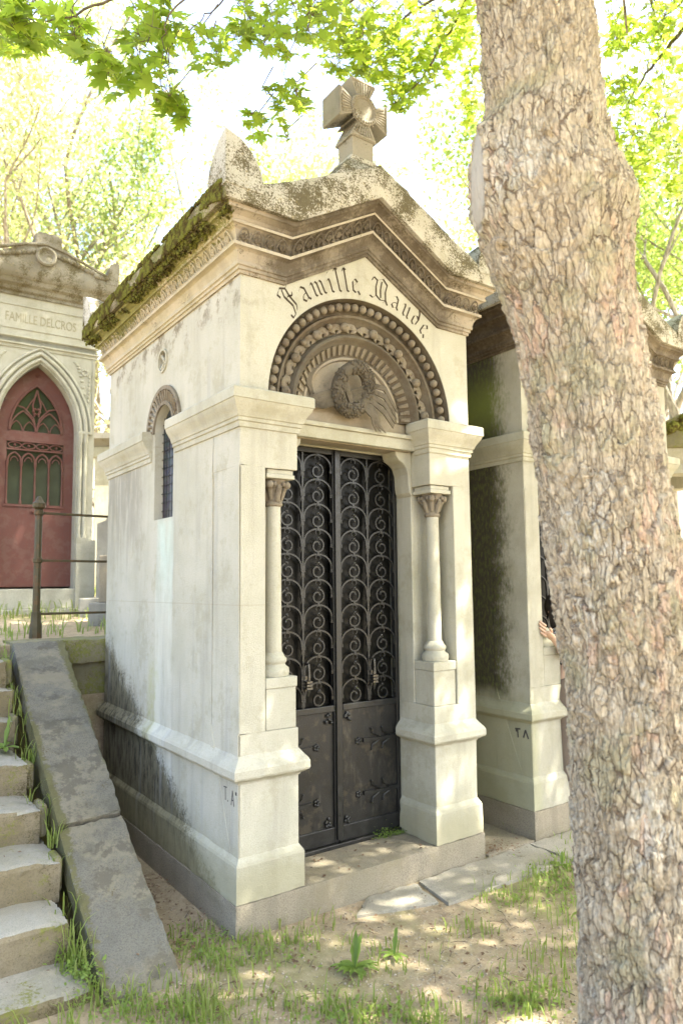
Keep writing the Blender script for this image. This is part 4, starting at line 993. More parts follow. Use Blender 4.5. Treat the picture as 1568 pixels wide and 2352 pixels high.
# ------------------------------------------------------------------ the big trunk in front
BASE = gpt(1475, 2.25); FW = Vector((cf.x, cf.y, 0)).normalized(); RT = Vector((cr.x, cr.y, 0)).normalized()
bd_ = (BASE-CAM).dot(FW)
def onplane(x, y):
    d = ray(x, y); return CAM+d*(bd_/d.dot(FW))
prof = [(-500,1050,1310),(-250,1070,1325),(0,1092,1355),(100,1105,1362),(200,1113,1374),(275,1112,1382),(310,1094,1386),(380,1086,1402),(450,1087,1440),(490,1094,1453),(530,1108,1452),(600,1133,1447),(700,1168,1457),(800,1191,1473),(960,1212,1500),(1100,1236,1521),(1290,1258,1556),(1500,1292,1588),(1700,1310,1608),(1950,1325,1628),(2150,1334,1648),(2352,1341,1680),(2450,1335,1705),(2560,1305,1745)]
PR = []
for y, a, b_ in prof:
    A, B = onplane(a, y), onplane(b_, y); lat = lambda P: (P-CAM).dot(RT)
    PR.append(((A.z+B.z)/2, (lat(A)+lat(B))/2, (lat(B)-lat(A))/2))
PR.sort(); zs_ = np.array([p[0] for p in PR]); cs_ = np.array([p[1] for p in PR]); rs_ = np.array([p[2] for p in PR])
def worley(u, v, pu, seed):
    rng = np.random.default_rng(seed); J = rng.random((pu, 400, 3)); iu = np.floor(u).astype(int); iv = np.floor(v).astype(int)
    F1 = np.full(u.shape, 9.); F2 = np.full(u.shape, 9.); ID = np.zeros(u.shape); DX = np.zeros(u.shape); DY = np.zeros(u.shape)
    for du in (-1,0,1):
        for dv in (-1,0,1):
            j = J[(iu+du) % pu, (iv+dv) % 400]; x = iu+du+.5+(j[...,0]-.5)*.9-u; y = iv+dv+.5+(j[...,1]-.5)*.9-v; d = np.sqrt(x*x+y*y)
            c1 = d < F1; F2 = np.where(c1, F1, np.minimum(F2, d)); ID = np.where(c1, j[...,2], ID); DX = np.where(c1, x, DX); DY = np.where(c1, y, DY); F1 = np.where(c1, d, F1)
    return F1, F2, ID, DX, DY
NU, NV = 420, 1000; z0_, z1_ = -.12, 4.0
U, V = np.meshgrid(np.arange(NU)/NU, z0_+(z1_-z0_)*np.arange(NV)/(NV-1)); th = U*2*PI
def vnoise(u, v, pu, seed, oct=3):
    out = 0; amp = 1; tot = 0
    for o in range(oct):
        p = pu*2**o; rng = np.random.default_rng(seed+o); G = rng.random((p, 700)); x = u*2**o; y = v*2**o; ix = np.floor(x).astype(int); iy = np.floor(y).astype(int); fx = x-ix; fy = y-iy
        fx = fx*fx*(3-2*fx); fy = fy*fy*(3-2*fy); g_ = lambda a, b: G[a % p, b % 700]
        out = out+amp*((g_(ix,iy)*(1-fx)+g_(ix+1,iy)*fx)*(1-fy)+(g_(ix,iy+1)*(1-fx)+g_(ix+1,iy+1)*fx)*fy); tot += amp; amp *= .5
    return out/tot-.5
w1 = vnoise(U*14, V*9+3, 14, 1, 4); w2 = vnoise(U*14, V*9+3, 14, 11, 4); w3 = vnoise(U*60, V*40+3, 60, 21, 3)
w4 = vnoise(U*26, V*16+3, 26, 61, 3)
F1, F2, ID, DX, DY = worley(U*36+w1*1.3+w4*.5+w3*.3, (V+1)*10+w2*2.2+w4*.5+w3*.35, 36, 5)
G1, G2, IE, EX, EY = worley(U*84+w2*1.8+w4*.7+w3*.5, (V+1)*27+w1*2.4+w4*.8+w3*.6, 84, 6)
H1, H2, IH, HX_, HY_ = worley(U*150+w1*3+w4*2+w3*1.0, (V+1)*60+w2*4+w4*2+w3*1.0, 150, 8)
def ss(x): x = np.clip(x, 0, 1); return x*x*(3-2*x)
mk = ss((vnoise(U*22, V*13+3, 22, 71, 3)+.22)/.30); mk2 = ss((vnoise(U*30, V*18+3, 30, 81, 3)+.16)/.3)
ed1 = ss((F2-F1)/.14); ed2 = ss((G2-G1)/.15); ed3 = ss((H2-H1)/.2)
zone = np.clip((V-2.05)/.25, 0, 1)*np.clip((3.3-V)/.3, 0, 1)        # finer flakes on the swelling
k1 = 1-(1-ed1)*mk*(1-.55*zone); k2 = 1-(1-ed2)*mk2*.8
big = vnoise(U*7, V*3.2+2, 7, 91, 3)
disp = .006*k1+.0035*k2+.008*(ID-.5)+.006*(IE-.5)-.008*DY*(.5+ID)-.004*EY+w3*.005+w1*.012+w4*.006+big*.030
crack = .35+.65*k1*(.7+.3*k2)
lob = vnoise(U*5, V*1.2+2, 5, 31, 2)*.035
rz = np.interp(V, zs_, rs_); cz_ = np.interp(V, zs_, cs_)
# buttress flutes near the base
flare = np.clip((.55-V)/.6, 0, 1)**2
rad = rz*(1+lob)+disp-.012+flare*.03*np.cos(5*th+1)
# wound: smooth pale scar on the left side of the swelling
LT = -RT; wa = math.atan2(0, -1)
def sm(x): return np.clip(x, 0, 1)**2*(3-2*np.clip(x, 0, 1))
dth = np.abs(((th-(PI+.06)+PI) % (2*PI))-PI); zw = 2.84
wd = np.sqrt((dth/.36)**2+((V-zw)/.15)**2); wnd = sm((1.1-wd)/.25)
rad = rad*(1-wnd)+(rz*(1+lob)+.004+w3*.002)*wnd
rim = np.exp(-((wd-1.12)/.10)**2); rad += rim*.012
crack = crack*(1-wnd)+wnd
px_ = CAM.x+FW.x*bd_+RT.x*(cz_+rad*np.cos(th))+FW.x*rad*np.sin(th)
py_ = CAM.y+FW.y*bd_+RT.y*(cz_+rad*np.cos(th))+FW.y*rad*np.sin(th)
co = np.stack([px_, py_, V], -1).reshape(-1, 3)
idx = np.arange(NU*NV).reshape(NV, NU); q = np.stack([idx[:-1], np.roll(idx, -1, 1)[:-1], np.roll(idx, -1, 1)[1:], idx[1:]], -1).reshape(-1, 4)
def npmesh(name, co, faces, mat, parent=None, smooth=False, k=4):
    me = bpy.data.meshes.new(name); me.vertices.add(len(co)); me.vertices.foreach_set('co', co.astype(np.float32).ravel())
    me.loops.add(faces.size); me.loops.foreach_set('vertex_index', faces.astype(np.int32).ravel()); me.polygons.add(len(faces)); me.polygons.foreach_set('loop_start', np.arange(len(faces), dtype=np.int32)*faces.shape[1])
    me.update(calc_edges=True); me.validate()
    if smooth: me.polygons.foreach_set('use_smooth', np.ones(len(me.polygons), bool))
    me.materials.append(mat); o = bpy.data.objects.new(name, me); C.objects.link(o); o.parent = parent; return o
treeroot = thing('maple_tree', 'big leaning maple with flaky bark and a pale scar, leafy boughs overhead', 'tree', (0,0,0))
trunk = npmesh('trunk', co, q, BARK, treeroot, smooth=True)
for nm, arr in (('crack', crack), ('plate', ID*.6+IE*.4), ('wound', wnd*.85), ('bu', U*1.32+w1*.02), ('bv', V)):
    at_ = trunk.data.attributes.new(nm, 'FLOAT', 'POINT'); at_.data.foreach_set('value', arr.astype(np.float32).ravel())
# limbs above the frame
top = Vector((CAM.x+FW.x*bd_+RT.x*cs_[-1], CAM.y+FW.y*bd_+RT.y*cs_[-1], 3.95))
lm = MB(); limbs = []
def wob(P, amt, seed): g_ = random.Random(seed); return [p+Vector((g_.uniform(-1,1), g_.uniform(-1,1), g_.uniform(-1,1)))*amt*(0 < i < len(P)-1) for i, p in enumerate(P)]
def limb(A, B, r0_, r1_, bow=.5, seed=1, n=9):
    P = [A.lerp(B, i/n)+Vector((0,0,1))*bow*math.sin(PI*i/n) for i in range(n+1)]; P = wob(P, .06*(B-A).length/n*1.6, seed); lm.tube(P, [r0_+(r1_-r0_)*i/n for i in range(n+1)], 8); return P
lm.tube([top-Vector((0,0,.1)), top+Vector((-.05,0,.9)), top+Vector((-.1,.1,2.2)), top+Vector((0,.2,4.2)), top+Vector((.1,.3,6))], [.20,.18,.14,.08,.02], 12)

# --- leaves
LEAF = [(0,1.0),(13,.62),(22,.68),(31,.40),(48,.88),(58,.58),(68,.60),(80,.36),(104,.60),(122,.36),(158,.26),(180,.10)]
lp_ = [(r_*math.sin(R(a)), r_*math.cos(R(a))) for a, r_ in LEAF]; lp_ = lp_+[(-x, y) for x, y in reversed(lp_[1:-1])]
LV = np.array([(0,.12,.0)]+[(x, y+.12, -.16*(x*x+y*y)) for x, y in lp_])*.5; nl = len(lp_)
LF = np.array([(0, 1+i, 1+(i+1) % nl) for i in range(nl)])
QV = np.array([(-.28,0,0),(0,-.5,0),(.28,0,.05),(0,.5,-.08)]); QF = np.array([(0,1,2),(0,2,3)])
def frames(n, nrm, spread, rng):
    N = nrm+rng.normal(0, spread, (n,3)); N /= np.linalg.norm(N, axis=1)[:,None]
    T = rng.normal(0,1,(n,3))+np.array([0,0,-.6]); T -= (T*N).sum(1)[:,None]*N; T /= np.linalg.norm(T, axis=1)[:,None]
    return np.cross(T, N), T, N
def leafmesh(name, pos, size, mat, parent, nrm, spread, rng, hi=True):
    B, F = (LV, LF) if hi else (QV, QF); n = len(pos); X, T, N = frames(n, nrm, spread, rng); s_ = size[:,None,None]
    co = pos[:,None,:]+s_*(B[None,:,0,None]*X[:,None,:]+B[None,:,1,None]*T[:,None,:]+B[None,:,2,None]*N[:,None,:])
    f = F[None]+(np.arange(n)*len(B))[:,None,None]; return npmesh(name, co.reshape(-1,3), f.reshape(-1,3), mat, parent)
tw = MB(); LP = []; LS = []
cl = [ # px, py, rx, ry, n leaves, dist, size
 (20,60,70,60,42,3.7,.13),(95,45,90,50,48,3.8,.13),(180,75,70,45,40,3.7,.13),(235,160,45,50,26,3.6,.13),(330,40,90,40,34,3.9,.12),(335,130,45,60,26,3.8,.13),(400,60,40,60,20,3.8,.12),
 (395,180,50,60,30,3.7,.12),(405,245,22,38,12,3.7,.11),(470,110,50,50,28,3.8,.12),(560,40,60,40,30,4.2,.11),(545,90,30,30,14,4.2,.11),(630,70,60,50,34,4.2,.11),(700,40,70,50,46,4.4,.11),
 (615,225,34,26,13,4.0,.11),(688,215,34,26,15,4.0,.11),(595,285,30,26,12,4.0,.10),(658,315,9,9,3,4.0,.09),
 (770,60,90,60,90,5.0,.11),(850,60,90,60,100,5.2,.11),(800,120,60,40,40,5,.11),(880,130,90,50,90,5.4,.11),(960,50,110,70,130,5.4,.11),(950,160,70,50,70,5.6,.11),(900,220,50,30,30,5.6,.11),(1020,110,50,60,46,5.6,.11),(1075,40,40,60,40,5.6,.11),(1075,190,30,50,26,5.8,.11),(1060,260,30,26,14,5.8,.1),
 (1400,60,60,60,60,6,.11),(1480,40,70,60,70,6,.11),(1550,60,50,80,60,6,.11),(1420,190,50,50,50,6.2,.11),(1500,200,60,60,60,6.2,.11),(1410,280,35,45,36,6.4,.11),(1450,330,60,50,70,6.4,.11),(1520,320,60,60,70,6.4,.11),(1550,400,40,50,40,6.5,.11),(1490,390,40,30,24,6.5,.11)]
g_ = random.Random(21)
for ci, (cx, cy, rx, ry, n, dist, sz) in enumerate(cl):
    n = int(n*1.7); ctr = at(cx, cy, dist); src = at(cx+g_.uniform(10,40), cy-ry*1.2-40, dist*1.02)
    px_s = dist/FPX
    mains = max(2, n//14)
    for k in range(mains):
        ex = cx+g_.uniform(-.8,.8)*rx; ey = cy+g_.uniform(-.2,.9)*ry; E_ = at(ex, ey, dist+g_.uniform(-.35,.45)); sx_ = at(cx+g_.uniform(-.5,.5)*rx, cy-ry*1.1, dist)
        q_ = [sx_.lerp(E_, i/5)+Vector((g_.uniform(-1,1), g_.uniform(-1,1), g_.uniform(-1,1)))*.02 for i in range(6)]; tw.tube(([src] if k == 0 else [])+q_, ([.004] if k == 0 else [])+[.0032,.003,.0026,.0022,.0018,.0012], 4)
        for _ in range(n//mains):
            P = E_+cr*(g_.gauss(0,.42)*rx*px_s)+cu*(g_.gauss(0,.42)*ry*px_s)+cf*g_.uniform(-.25,.25)
            pp_ = pix(P)
            if abs(pp_[0]-cx) > rx*1.15 or abs(pp_[1]-cy) > ry*1.15: P = P.lerp(ctr, .45)
            j = min(q_, key=lambda v: (v-P).length)
            if (j-P).length < .16: tw.tube([j, (j+P)/2+Vector((0,0,.01)), P], [.0018,.0012,.001], 3, cap=False)
            LP.append(P); LS.append(sz*g_.uniform(.65,1.2)*1.3)
# boughs seen in the frame
for pts, r_ in (([(1100,-60,5.2),(1040,60,5.3),(990,140,5.4),(950,205,5.5),(900,240,5.5)], .014), ([(1040,-40,5.2),(930,40,5.3),(850,110,5.4),(800,140,5.3)], .012), ([(900,-60,5),(780,20,5),(700,60,4.6)], .010), ([(1600,20,6),(1530,110,6.1),(1480,170,6.2),(1440,240,6.3)], .022), ([(1590,-20,6),(1500,60,6.1),(1490,120,6.1)], .012),
               ([(500,-60,3.8),(390,30,3.7),(370,90,3.7),(400,170,3.7)], .006), ([(340,-60,3.7),(240,0,3.7),(160,40,3.7),(60,50,3.7)], .010), ([(560,-40,4),(480,30,3.9),(420,80,3.8)], .006),([(650,-40,4),(690,60,4),(655,130,4),(650,200,4),(655,300,4)], .0035)):
    P = [at(*p) for p in pts]; n = 14; Q = []
    for i in range(n+1):
        t = i/n*(len(P)-1); k = min(int(t), len(P)-2); Q.append(P[k].lerp(P[k+1], t-k)+Vector((g_.uniform(-1,1), g_.uniform(-1,1), g_.uniform(-1,1)))*.012)
    tw.tube([Q[0]+Vector((0,0,.8))+(-cf)*.2]+Q, [r_*1.5]+[r_*(1-.75*i/n) for i in range(n+1)], 6)
    limb(top+Vector((0,0,g_.uniform(.2,1.6))), Q[0]+Vector((0,0,.8))+(-cf)*.2, .05, r_*1.5, .4, g_.randint(0,999))
# unseen rest of the canopy, clumps added towards the sun to shade the chapels
CT = Vector((.7,-.6,1.4))
rng = np.random.default_rng(12)
VIS = [at(c_[0], c_[1], c_[5]) for c_ in cl]
BEAMS = [(Vector((1.45,0,2.32)),.19), (Vector((1.50,0,2.85)),.07), (Vector((1.15,.1,2.48)),.07), (hit(880,2190,'Z',0),.10), (hit(1010,2140,'Z',0),.06), (hit(1270,1880,'Z',0),.16), (hit(700,2270,'Z',0),.06), (Vector((.62,.05,.14)),.05), (Vector((1.18,.12,.14)),.05), (onplane(1490,820),.14), (onplane(1430,560),.07), (onplane(1500,1000),.07), (hit(1240,2330,'Z',0),.07), (hit(60,2200,'Z',.1),.10)]  # gaps shaped in the unseen leaves so sun patches land here
clump = []
for _ in range(60): clump.append(Vector((.8,.1,4.2))+S*rng.uniform(3.6,5.2)+Vector(rng.uniform(-1,1,3)*np.array([1.2,1.2,.4])))  # clumps added to shade the cross
while len(clump) < 860:
    if len(clump) < 680: c_ = CT+S*rng.uniform(4.4,7.6)+Vector((rng.uniform(-3.6,3.6), rng.uniform(-4.2,3.2), rng.uniform(-.6,.6)))
    else: c_ = Vector((-.3,4.2,3.2))+S*rng.uniform(6.4,8.5)+Vector((rng.uniform(-2,2.2), rng.uniform(-1.5,1.5), rng.uniform(-.5,.5)))
    clump.append(c_)
for c_ in clump:
    n = int(rng.integers(50, 95)); rr = rng.uniform(.35,.65)
    for _ in range(n):
        P = c_+Vector(rng.normal(0, 1, 3)*np.array([rr,rr,rr*.45])*.75); pp_ = pix(P)
        if pp_ and -60 < pp_[0] < 1630 and pp_[1] > -70: continue
        if any(((P-B).cross(S)).length < r_ for B, r_ in BEAMS): continue
        if rng.random() < .85 and any((P-B).dot(S) > 0 and ((P-B).cross(S)).length < .42 for B in VIS): continue  # thinned so the leaves in view stay sunlit
        LP.append(P); LS.append(rng.uniform(.12,.19))
LPn = np.array([tuple(p) for p in LP]); LSn = np.array(LS)
nrm = np.array([-cf.x*.45, -cf.y*.45, .75]); crown = leafmesh('crown', LPn, LSn, MAPLE, treeroot, nrm, .42, rng)
for i, c_ in enumerate(clump[::3]):
    A = top+Vector((0,0,.3+(i % 7)*.7)); P = limb(A, c_, .045, .008, .3, i)
lmb = lm.build('limb', BARK2, treeroot, smooth=60, recalc=False); twg = tw.build('twigs', TWIG, crown, recalc=False); twg['kind'] = 'stuff'

# ------------------------------------------------------------------ trees behind
def bgtree(px, dist, h, spread, nleaf, mat, label, lean=0, seed=1, lsz=.10, lo=.22, name='deciduous_tree'):
    g_ = random.Random(seed); rng = np.random.default_rng(seed); P0_ = gpt(px, dist)
    root = thing(name, label, 'tree', P0_, 0, 'trees behind the chapels')
    tk = MB(); tips = []
    def grow(A, D, L, r_, lv):
        n = 5; P = [A]; d = D.copy()
        for i in range(n): d = (d+Vector((g_.uniform(-1,1), g_.uniform(-1,1), g_.uniform(-.3,.9)))*.13).normalized(); P.append(P[-1]+d*L/n)
        tk.tube(P, [r_*(1-.45*i/n) for i in range(n+1)], 6 if lv < 2 else 4, cap=False)
        if lv >= 2: tips.extend(P[2:])
        if lv < 4:
            for k in range(4 if lv == 0 else 3):
                q = P[g_.randint(2 if lv else 2, n)]; a = g_.uniform(0, 2*PI); sp_ = g_.uniform(.45,1.0)
                grow(q, (d*.8+Vector((math.cos(a), math.sin(a), g_.uniform(-.1,.5)))*sp_).normalized(), L*g_.uniform(.5,.75), r_*.5, lv+1)
    grow(Vector((0,0,-.1)), Vector((lean,0,1)).normalized(), h*.48, h*.011, 0)
    grow(Vector((0,0,h*.2)), Vector((lean+g_.uniform(-.3,.3),g_.uniform(-.3,.3),1)).normalized(), h*.45, h*.008, 0)
    tk.build('trunk', BARK2, root, smooth=60, recalc=False)
    T = np.array([tuple(t) for t in tips]); T[:,:2] *= spread
    pos = T[rng.integers(0, len(T), nleaf)]+rng.normal(0, 1, (nleaf,3))*np.array([.34,.34,.28])*h*.055
    pos = pos[pos[:,2] > h*lo]
    leafmesh('crown', pos, rng.uniform(.7,1.3,len(pos))*lsz, mat, root, np.array([0,0,.6]), .7, rng, hi=False)
    return root
bgtree(60, 17, 13, 1.1, 15000, BGL1, 'tall pale tree with thin limbs behind the left chapel', .05, 3, .11)
bgtree(230, 20, 15, 1.2, 15000, BGL1, 'tall pale feathery tree rising between the left and main chapels', 0, 4, .12)
bgtree(-60, 15, 10, 1.2, 14000, BGL2, 'yellow-leaved tree at the far left edge behind the red-doored chapel', 0, 5, .11)
bgtree(400, 17, 10, 1.2, 13000, BGL3, 'green bushy tree standing behind the mossy corner of the main chapel', 0, 6, .11)
bgtree(560, 27, 15, 1.2, 9000, BGL1, 'faint far tree behind the roof and left of the cross', 0, 7, .15)
bgtree(1010, 22, 12, 1.1, 9000, BGL1, 'faint bright tree between the cross and the big trunk', 0, 8, .13)
bgtree(1480, 15, 9, 1.2, 15000, BGL3, 'green tree behind the neighbouring chapel, right of the big trunk', -.1, 9, .11)
bgtree(1640, 12, 9.5, 1.1, 15000, BGL3, 'green tree with a pale trunk at the right edge behind the canopy tomb', .1, 10, .10)
bgtree(250, 12, 4.5, 1.3, 7000, BGL2, 'low yellow-green bush tree in the gap left of the main chapel', 0, 11, .08, lo=.02)
bgtree(1560, 20, 12, 1.3, 12000, BGL1, 'pale tall tree far back at the right edge', 0, 12, .12)

# ------------------------------------------------------------------ paving, ground cover
PAVEM = stone('pale_paving_stone', (.33,.31,.26), (.25,.23,.18), grain=.5, lich=.3)
pv = thing('paving', 'grey stone paving slabs at the foot of the chapels', 'paving', (0,0,0))
def slab(pts, z=.006, t=.05, mat=GRAN, parent=pv, name='paving_slab'):
    m = MB(); m.plate(pts, [], lambda a, b, d: (a, b, d), z-t, z); return roughen(m.build(name, mat, parent), .04, .003, 8, .012)
slab([(1.0,-.34),(1.95,-.36),(1.97,-.04),(1.06,-.04)], .006, mat=PAVEM); slab([(1.63,-.03),(2.04,-.03),(2.04,1.2),(1.63,1.2)], .006); slab([(1.98,-.36),(2.95,-.38),(2.95,-.04),(1.98,-.04)], .004, mat=PAVEM); slab([(2.96,-.38),(3.9,-.38),(3.9,-.04),(2.96,-.04)], .007); slab([(.55,-.17),(.98,-.30),(1.04,-.04),(.7,-.04)], .003, mat=PAVEM)
for o in [o for o in C.objects if o.parent == pv]: pass
def blades(name, pts, hmin, hmax, seed, mat=GRASSM, wd=.0035):
    g_ = np.random.default_rng(seed); n = len(pts); P = np.array(pts); a = g_.uniform(0, 2*PI, n); h = g_.uniform(hmin, hmax, n); b = g_.uniform(.15,.9,n)*h
    d = np.stack([np.cos(a), np.sin(a), np.zeros(n)], -1); s_ = np.stack([-np.sin(a), np.cos(a), np.zeros(n)], -1)*(wd*g_.uniform(.6,1.4,n))[:,None]
    up = np.array([0,0,1.])
    p0 = P; p1 = P+up*(h*.5)[:,None]+d*(b*.15)[:,None]; p2 = P+up*(h*.85)[:,None]+d*(b*.5)[:,None]; p3 = P+up*(h*.95)[:,None]+d*b[:,None]
    co = np.stack([p0-s_, p0+s_, p1-s_, p1+s_, p2-s_*.7, p2+s_*.7, p3], 1).reshape(-1,3)
    f = np.array([(0,1,3),(0,3,2),(2,3,5),(2,5,4),(4,5,6)]); F = f[None]+(np.arange(n)*7)[:,None,None]
    o = npmesh(name, co, F.reshape(-1,3), mat); return tag(o, kind='stuff')
pts = []; g_ = random.Random(77)
def patch(px, py, rx, ry, n, z=0, clump=.05):
    k = 0
    while k < n:
        c0 = hit(px+g_.gauss(0,.5)*rx, py+g_.gauss(0,.5)*ry, 'Z', z); m_ = g_.randint(5, 14)
        for _ in range(m_):
            q_ = (c0.x+g_.gauss(0,clump), c0.y+g_.gauss(0,clump))
            if -.03 < q_[0] < 1.61 and -.03 < q_[1] < 2.1: continue
            pts.append((q_[0], q_[1], (gz(*q_) if z == 0 else z)))
        k += m_
for a in [(p_[0],p_[1],p_[2],p_[3],int(p_[4]*.32)) for p_ in ((480,2180,120,60,700),(330,2310,160,60,800),(640,2170,100,40,320),(560,2280,120,60,420),(820,2330,170,50,620),(960,2350,140,50,620),(1180,2290,140,60,620),(1280,2200,80,60,380),(1240,2010,60,40,320),(1300,1960,40,50,300),(1150,2050,70,30,260),(1090,2130,60,30,160),(760,2150,80,30,160),(450,2330,140,50,600),(900,2210,80,30,120),(1310,2060,40,60,300),(620,2110,60,10,60),(1180,1900,40,10,60))]: patch(*a)
pts1 = pts; pts = []
for (y0, y1, x, z0, z1) in ((-.15,.55,-.69,.02,.36),(.55,1.4,-.69,.38,.80),(1.4,2.1,-.67,.8,1.2),(.05,.3,-.72,.05,.15)):
    for _ in range(13):
        t = g_.random(); cx, cy, cz0 = x+g_.gauss(0,.02), y0+(y1-y0)*t, z0+(z1-z0)*t-.03
        for _ in range(g_.randint(3,9)): pts.append((cx+g_.gauss(0,.02), cy+g_.gauss(0,.018), cz0))
for _ in range(45):
    cx, cy = g_.uniform(-1.5,-.7), g_.uniform(-.7,-.25)
    for _ in range(9): pts.append((cx+g_.gauss(0,.03), cy+g_.gauss(0,.03), 0))
o = blades('grass', pts1, .015, .085, 1, wd=.0026); o = blades('step_grass', pts, .03, .13, 2, wd=.0026)
tp = []
for _ in range(9000):
    x, y = g_.uniform(-4,3.5), g_.uniform(2.5,9)
    if noise.noise(Vector((x*1.3, y*1.3, 0))) < -.05: continue
    tp.append((x, y, gz(x, y)))
blades('terrace_grass', tp, .04, .16, 3, wd=.005)
# low ground cover leaves among the grass
cp_ = []
for (px, py, rx, ry, n) in ((470,2170,120,50,240),(330,2320,160,50,300),(830,2330,160,40,220),(1190,2290,120,50,220),(1260,2010,70,50,200),(1310,2050,40,60,120),(210,2130,40,60,0),(1150,2060,60,25,90),(620,2180,120,50,120)):
    for _ in range(n):
        P = hit(px+g_.gauss(0,.5)*rx, py+g_.gauss(0,.5)*ry, 'Z', 0)
        if -.03 < P.x < 1.61 and P.y > -.03: continue
        cp_.append((P.x, P.y, gz(P.x, P.y)+g_.uniform(.004,.03)))
for _ in range(260): cp_.append((-.70+g_.gauss(0,.035), .02+g_.gauss(0,.10), .05+g_.uniform(-.02,.06)))
cp_ = np.array(cp_); tag(leafmesh('ground_cover', cp_, rng.uniform(.012,.03,len(cp_)), WEEDM, None, np.array([0,0,1.]), .35, rng, hi=False), kind='stuff')
# threshold moss plants
tpn = []
for _ in range(320): 
    t = g_.random(); tpn.append((1.02+.2*t+g_.gauss(0,.02), .26+g_.gauss(0,.015), .143+abs(g_.gauss(0,.025))*(1.4-t)))
tpn = np.array(tpn); tag(leafmesh('threshold_weed', tpn, rng.uniform(.008,.016,len(tpn)), WEEDM, None, np.array([0,0,1.]), .6, rng, hi=False), kind='stuff')
def weed(px, py, label, sc_=1, seed=0, n=9, z=0, upn=2):
    g_ = random.Random(seed); P = hit(px, py, 'Z', z); root = thing('weed', label, 'plant', (P.x, P.y, z)); m = MB()
    for k in range(n):
        a = 2*PI*k/n+g_.uniform(-.3,.3); up = k < upn; L = sc_*g_.uniform(.09,.14)*(1.3 if up else 1); W_ = sc_*g_.uniform(.012,.02)
        vs = []; N_ = 7
        for i in range(N_):
            t = i/(N_-1); r_ = L*(t*(.25 if up else .95)); z1 = L*(1.0*t if up else (.45*t-.42*t*t)); ww_ = W_*math.sin(PI*min(1, .08+t*.92))**.7*(1+.38*math.sin(i*2.6+k))
            c_ = Vector((math.cos(a)*r_, math.sin(a)*r_, z1)); s_ = Vector((-math.sin(a), math.cos(a), 0))*ww_; vs += [c_-s_+Vector((0,0,.006)), c_, c_+s_+Vector((0,0,.006))]
        fs = []
        for i in range(N_-1): b_ = i*3; fs += [(b_,b_+1,b_+4,b_+3),(b_+1,b_+2,b_+5,b_+4)]
        m.add(vs, fs)
    m.build('leaves', WEEDM, root, smooth=80, recalc=False); return root
weed(815, 2225, 'tall broad-leaved green weed in the soil below the chapel step', .8, 1, 18, upn=5)
weed(905, 2195, 'small leafy weed right of the tall broad-leaved weed', .6, 2, 8)
weed(10, 1720, 'leafy green weed growing on the steps at the left edge', 1.1, 3, 9, z=.70)
weed(1290, 1990, 'pale leafy weed at the foot of the big trunk', .6, 4, 8)
weed(148, 1345, 'small green seedling at the foot of the red chapel door', .9, 5, 8, z=1.50, upn=4)
# dry leaves and chips
dp = []
for _ in range(800):
    P = hit(g_.uniform(380,1340), g_.uniform(2020,2352), 'Z', 0)
    if -.03 < P.x < 1.61 and P.y > -.03: continue
    dp.append((P.x, P.y, gz(P.x, P.y)+.012))
for _ in range(240): dp.append((g_.uniform(-.28,-.03), g_.uniform(.0,.9), .012))
for _ in range(60): dp.append((g_.uniform(.36,1.2), g_.uniform(.0,.28), .145))
for _ in range(120): dp.append((g_.gauss(1.72,.08), g_.gauss(-.02,.06), .02+g_.uniform(0,.02)))
for _ in range(26):
    t = g_.random(); dp.append((-.5+g_.uniform(-.15,.15), -.1+2.1*t, .005+.565*(2.1*t)+.035))
for _ in range(60): k = g_.randint(0,6); dp.append((g_.uniform(-1.5,-.72), NP[k][1]+g_.uniform(.08,.25), NP[k][2]+.008))
dp = np.array(dp); tag(leafmesh('dry_leaves', dp, rng.uniform(.006,.026,len(dp)), DRYL, None, np.array([0,0,1.]), .25, rng, hi=False), kind='stuff')
pb = MB()
for _ in range(1500):
    P = hit(g_.uniform(380,1340), g_.uniform(2030,2352), 'Z', 0)
    if -.03 < P.x < 1.61 and P.y > -.03: continue
    r_ = g_.uniform(.002,.007); pb.ball((P.x, P.y, gz(P.x, P.y)+r_*.3), (r_, r_*g_.uniform(.6,1), r_*.6), 5, 4)
tag(pb.build('gravel', stone('gravel_stone', (.40,.35,.27), (.30,.25,.18)), None, recalc=False), kind='stuff')

tg = MB()
for _ in range(70):
    P = hit(g_.uniform(420,1320), g_.uniform(2050,2345), 'Z', 0)
    if -.03 < P.x < 1.61 and P.y > -.03: continue
    a_ = g_.uniform(0, 2*PI); L_ = g_.uniform(.03,.11); z_0 = gz(P.x, P.y)+.006; dx, dy = math.cos(a_)*L_, math.sin(a_)*L_
    tg.tube([(P.x, P.y, z_0), (P.x+dx*.5+g_.uniform(-.01,.01), P.y+dy*.5, z_0+.008), (P.x+dx, P.y+dy, z_0+.002)], [.002,.0016,.0008], 4)
tag(tg.build('fallen_twigs', TWIG, None, recalc=False), kind='stuff')
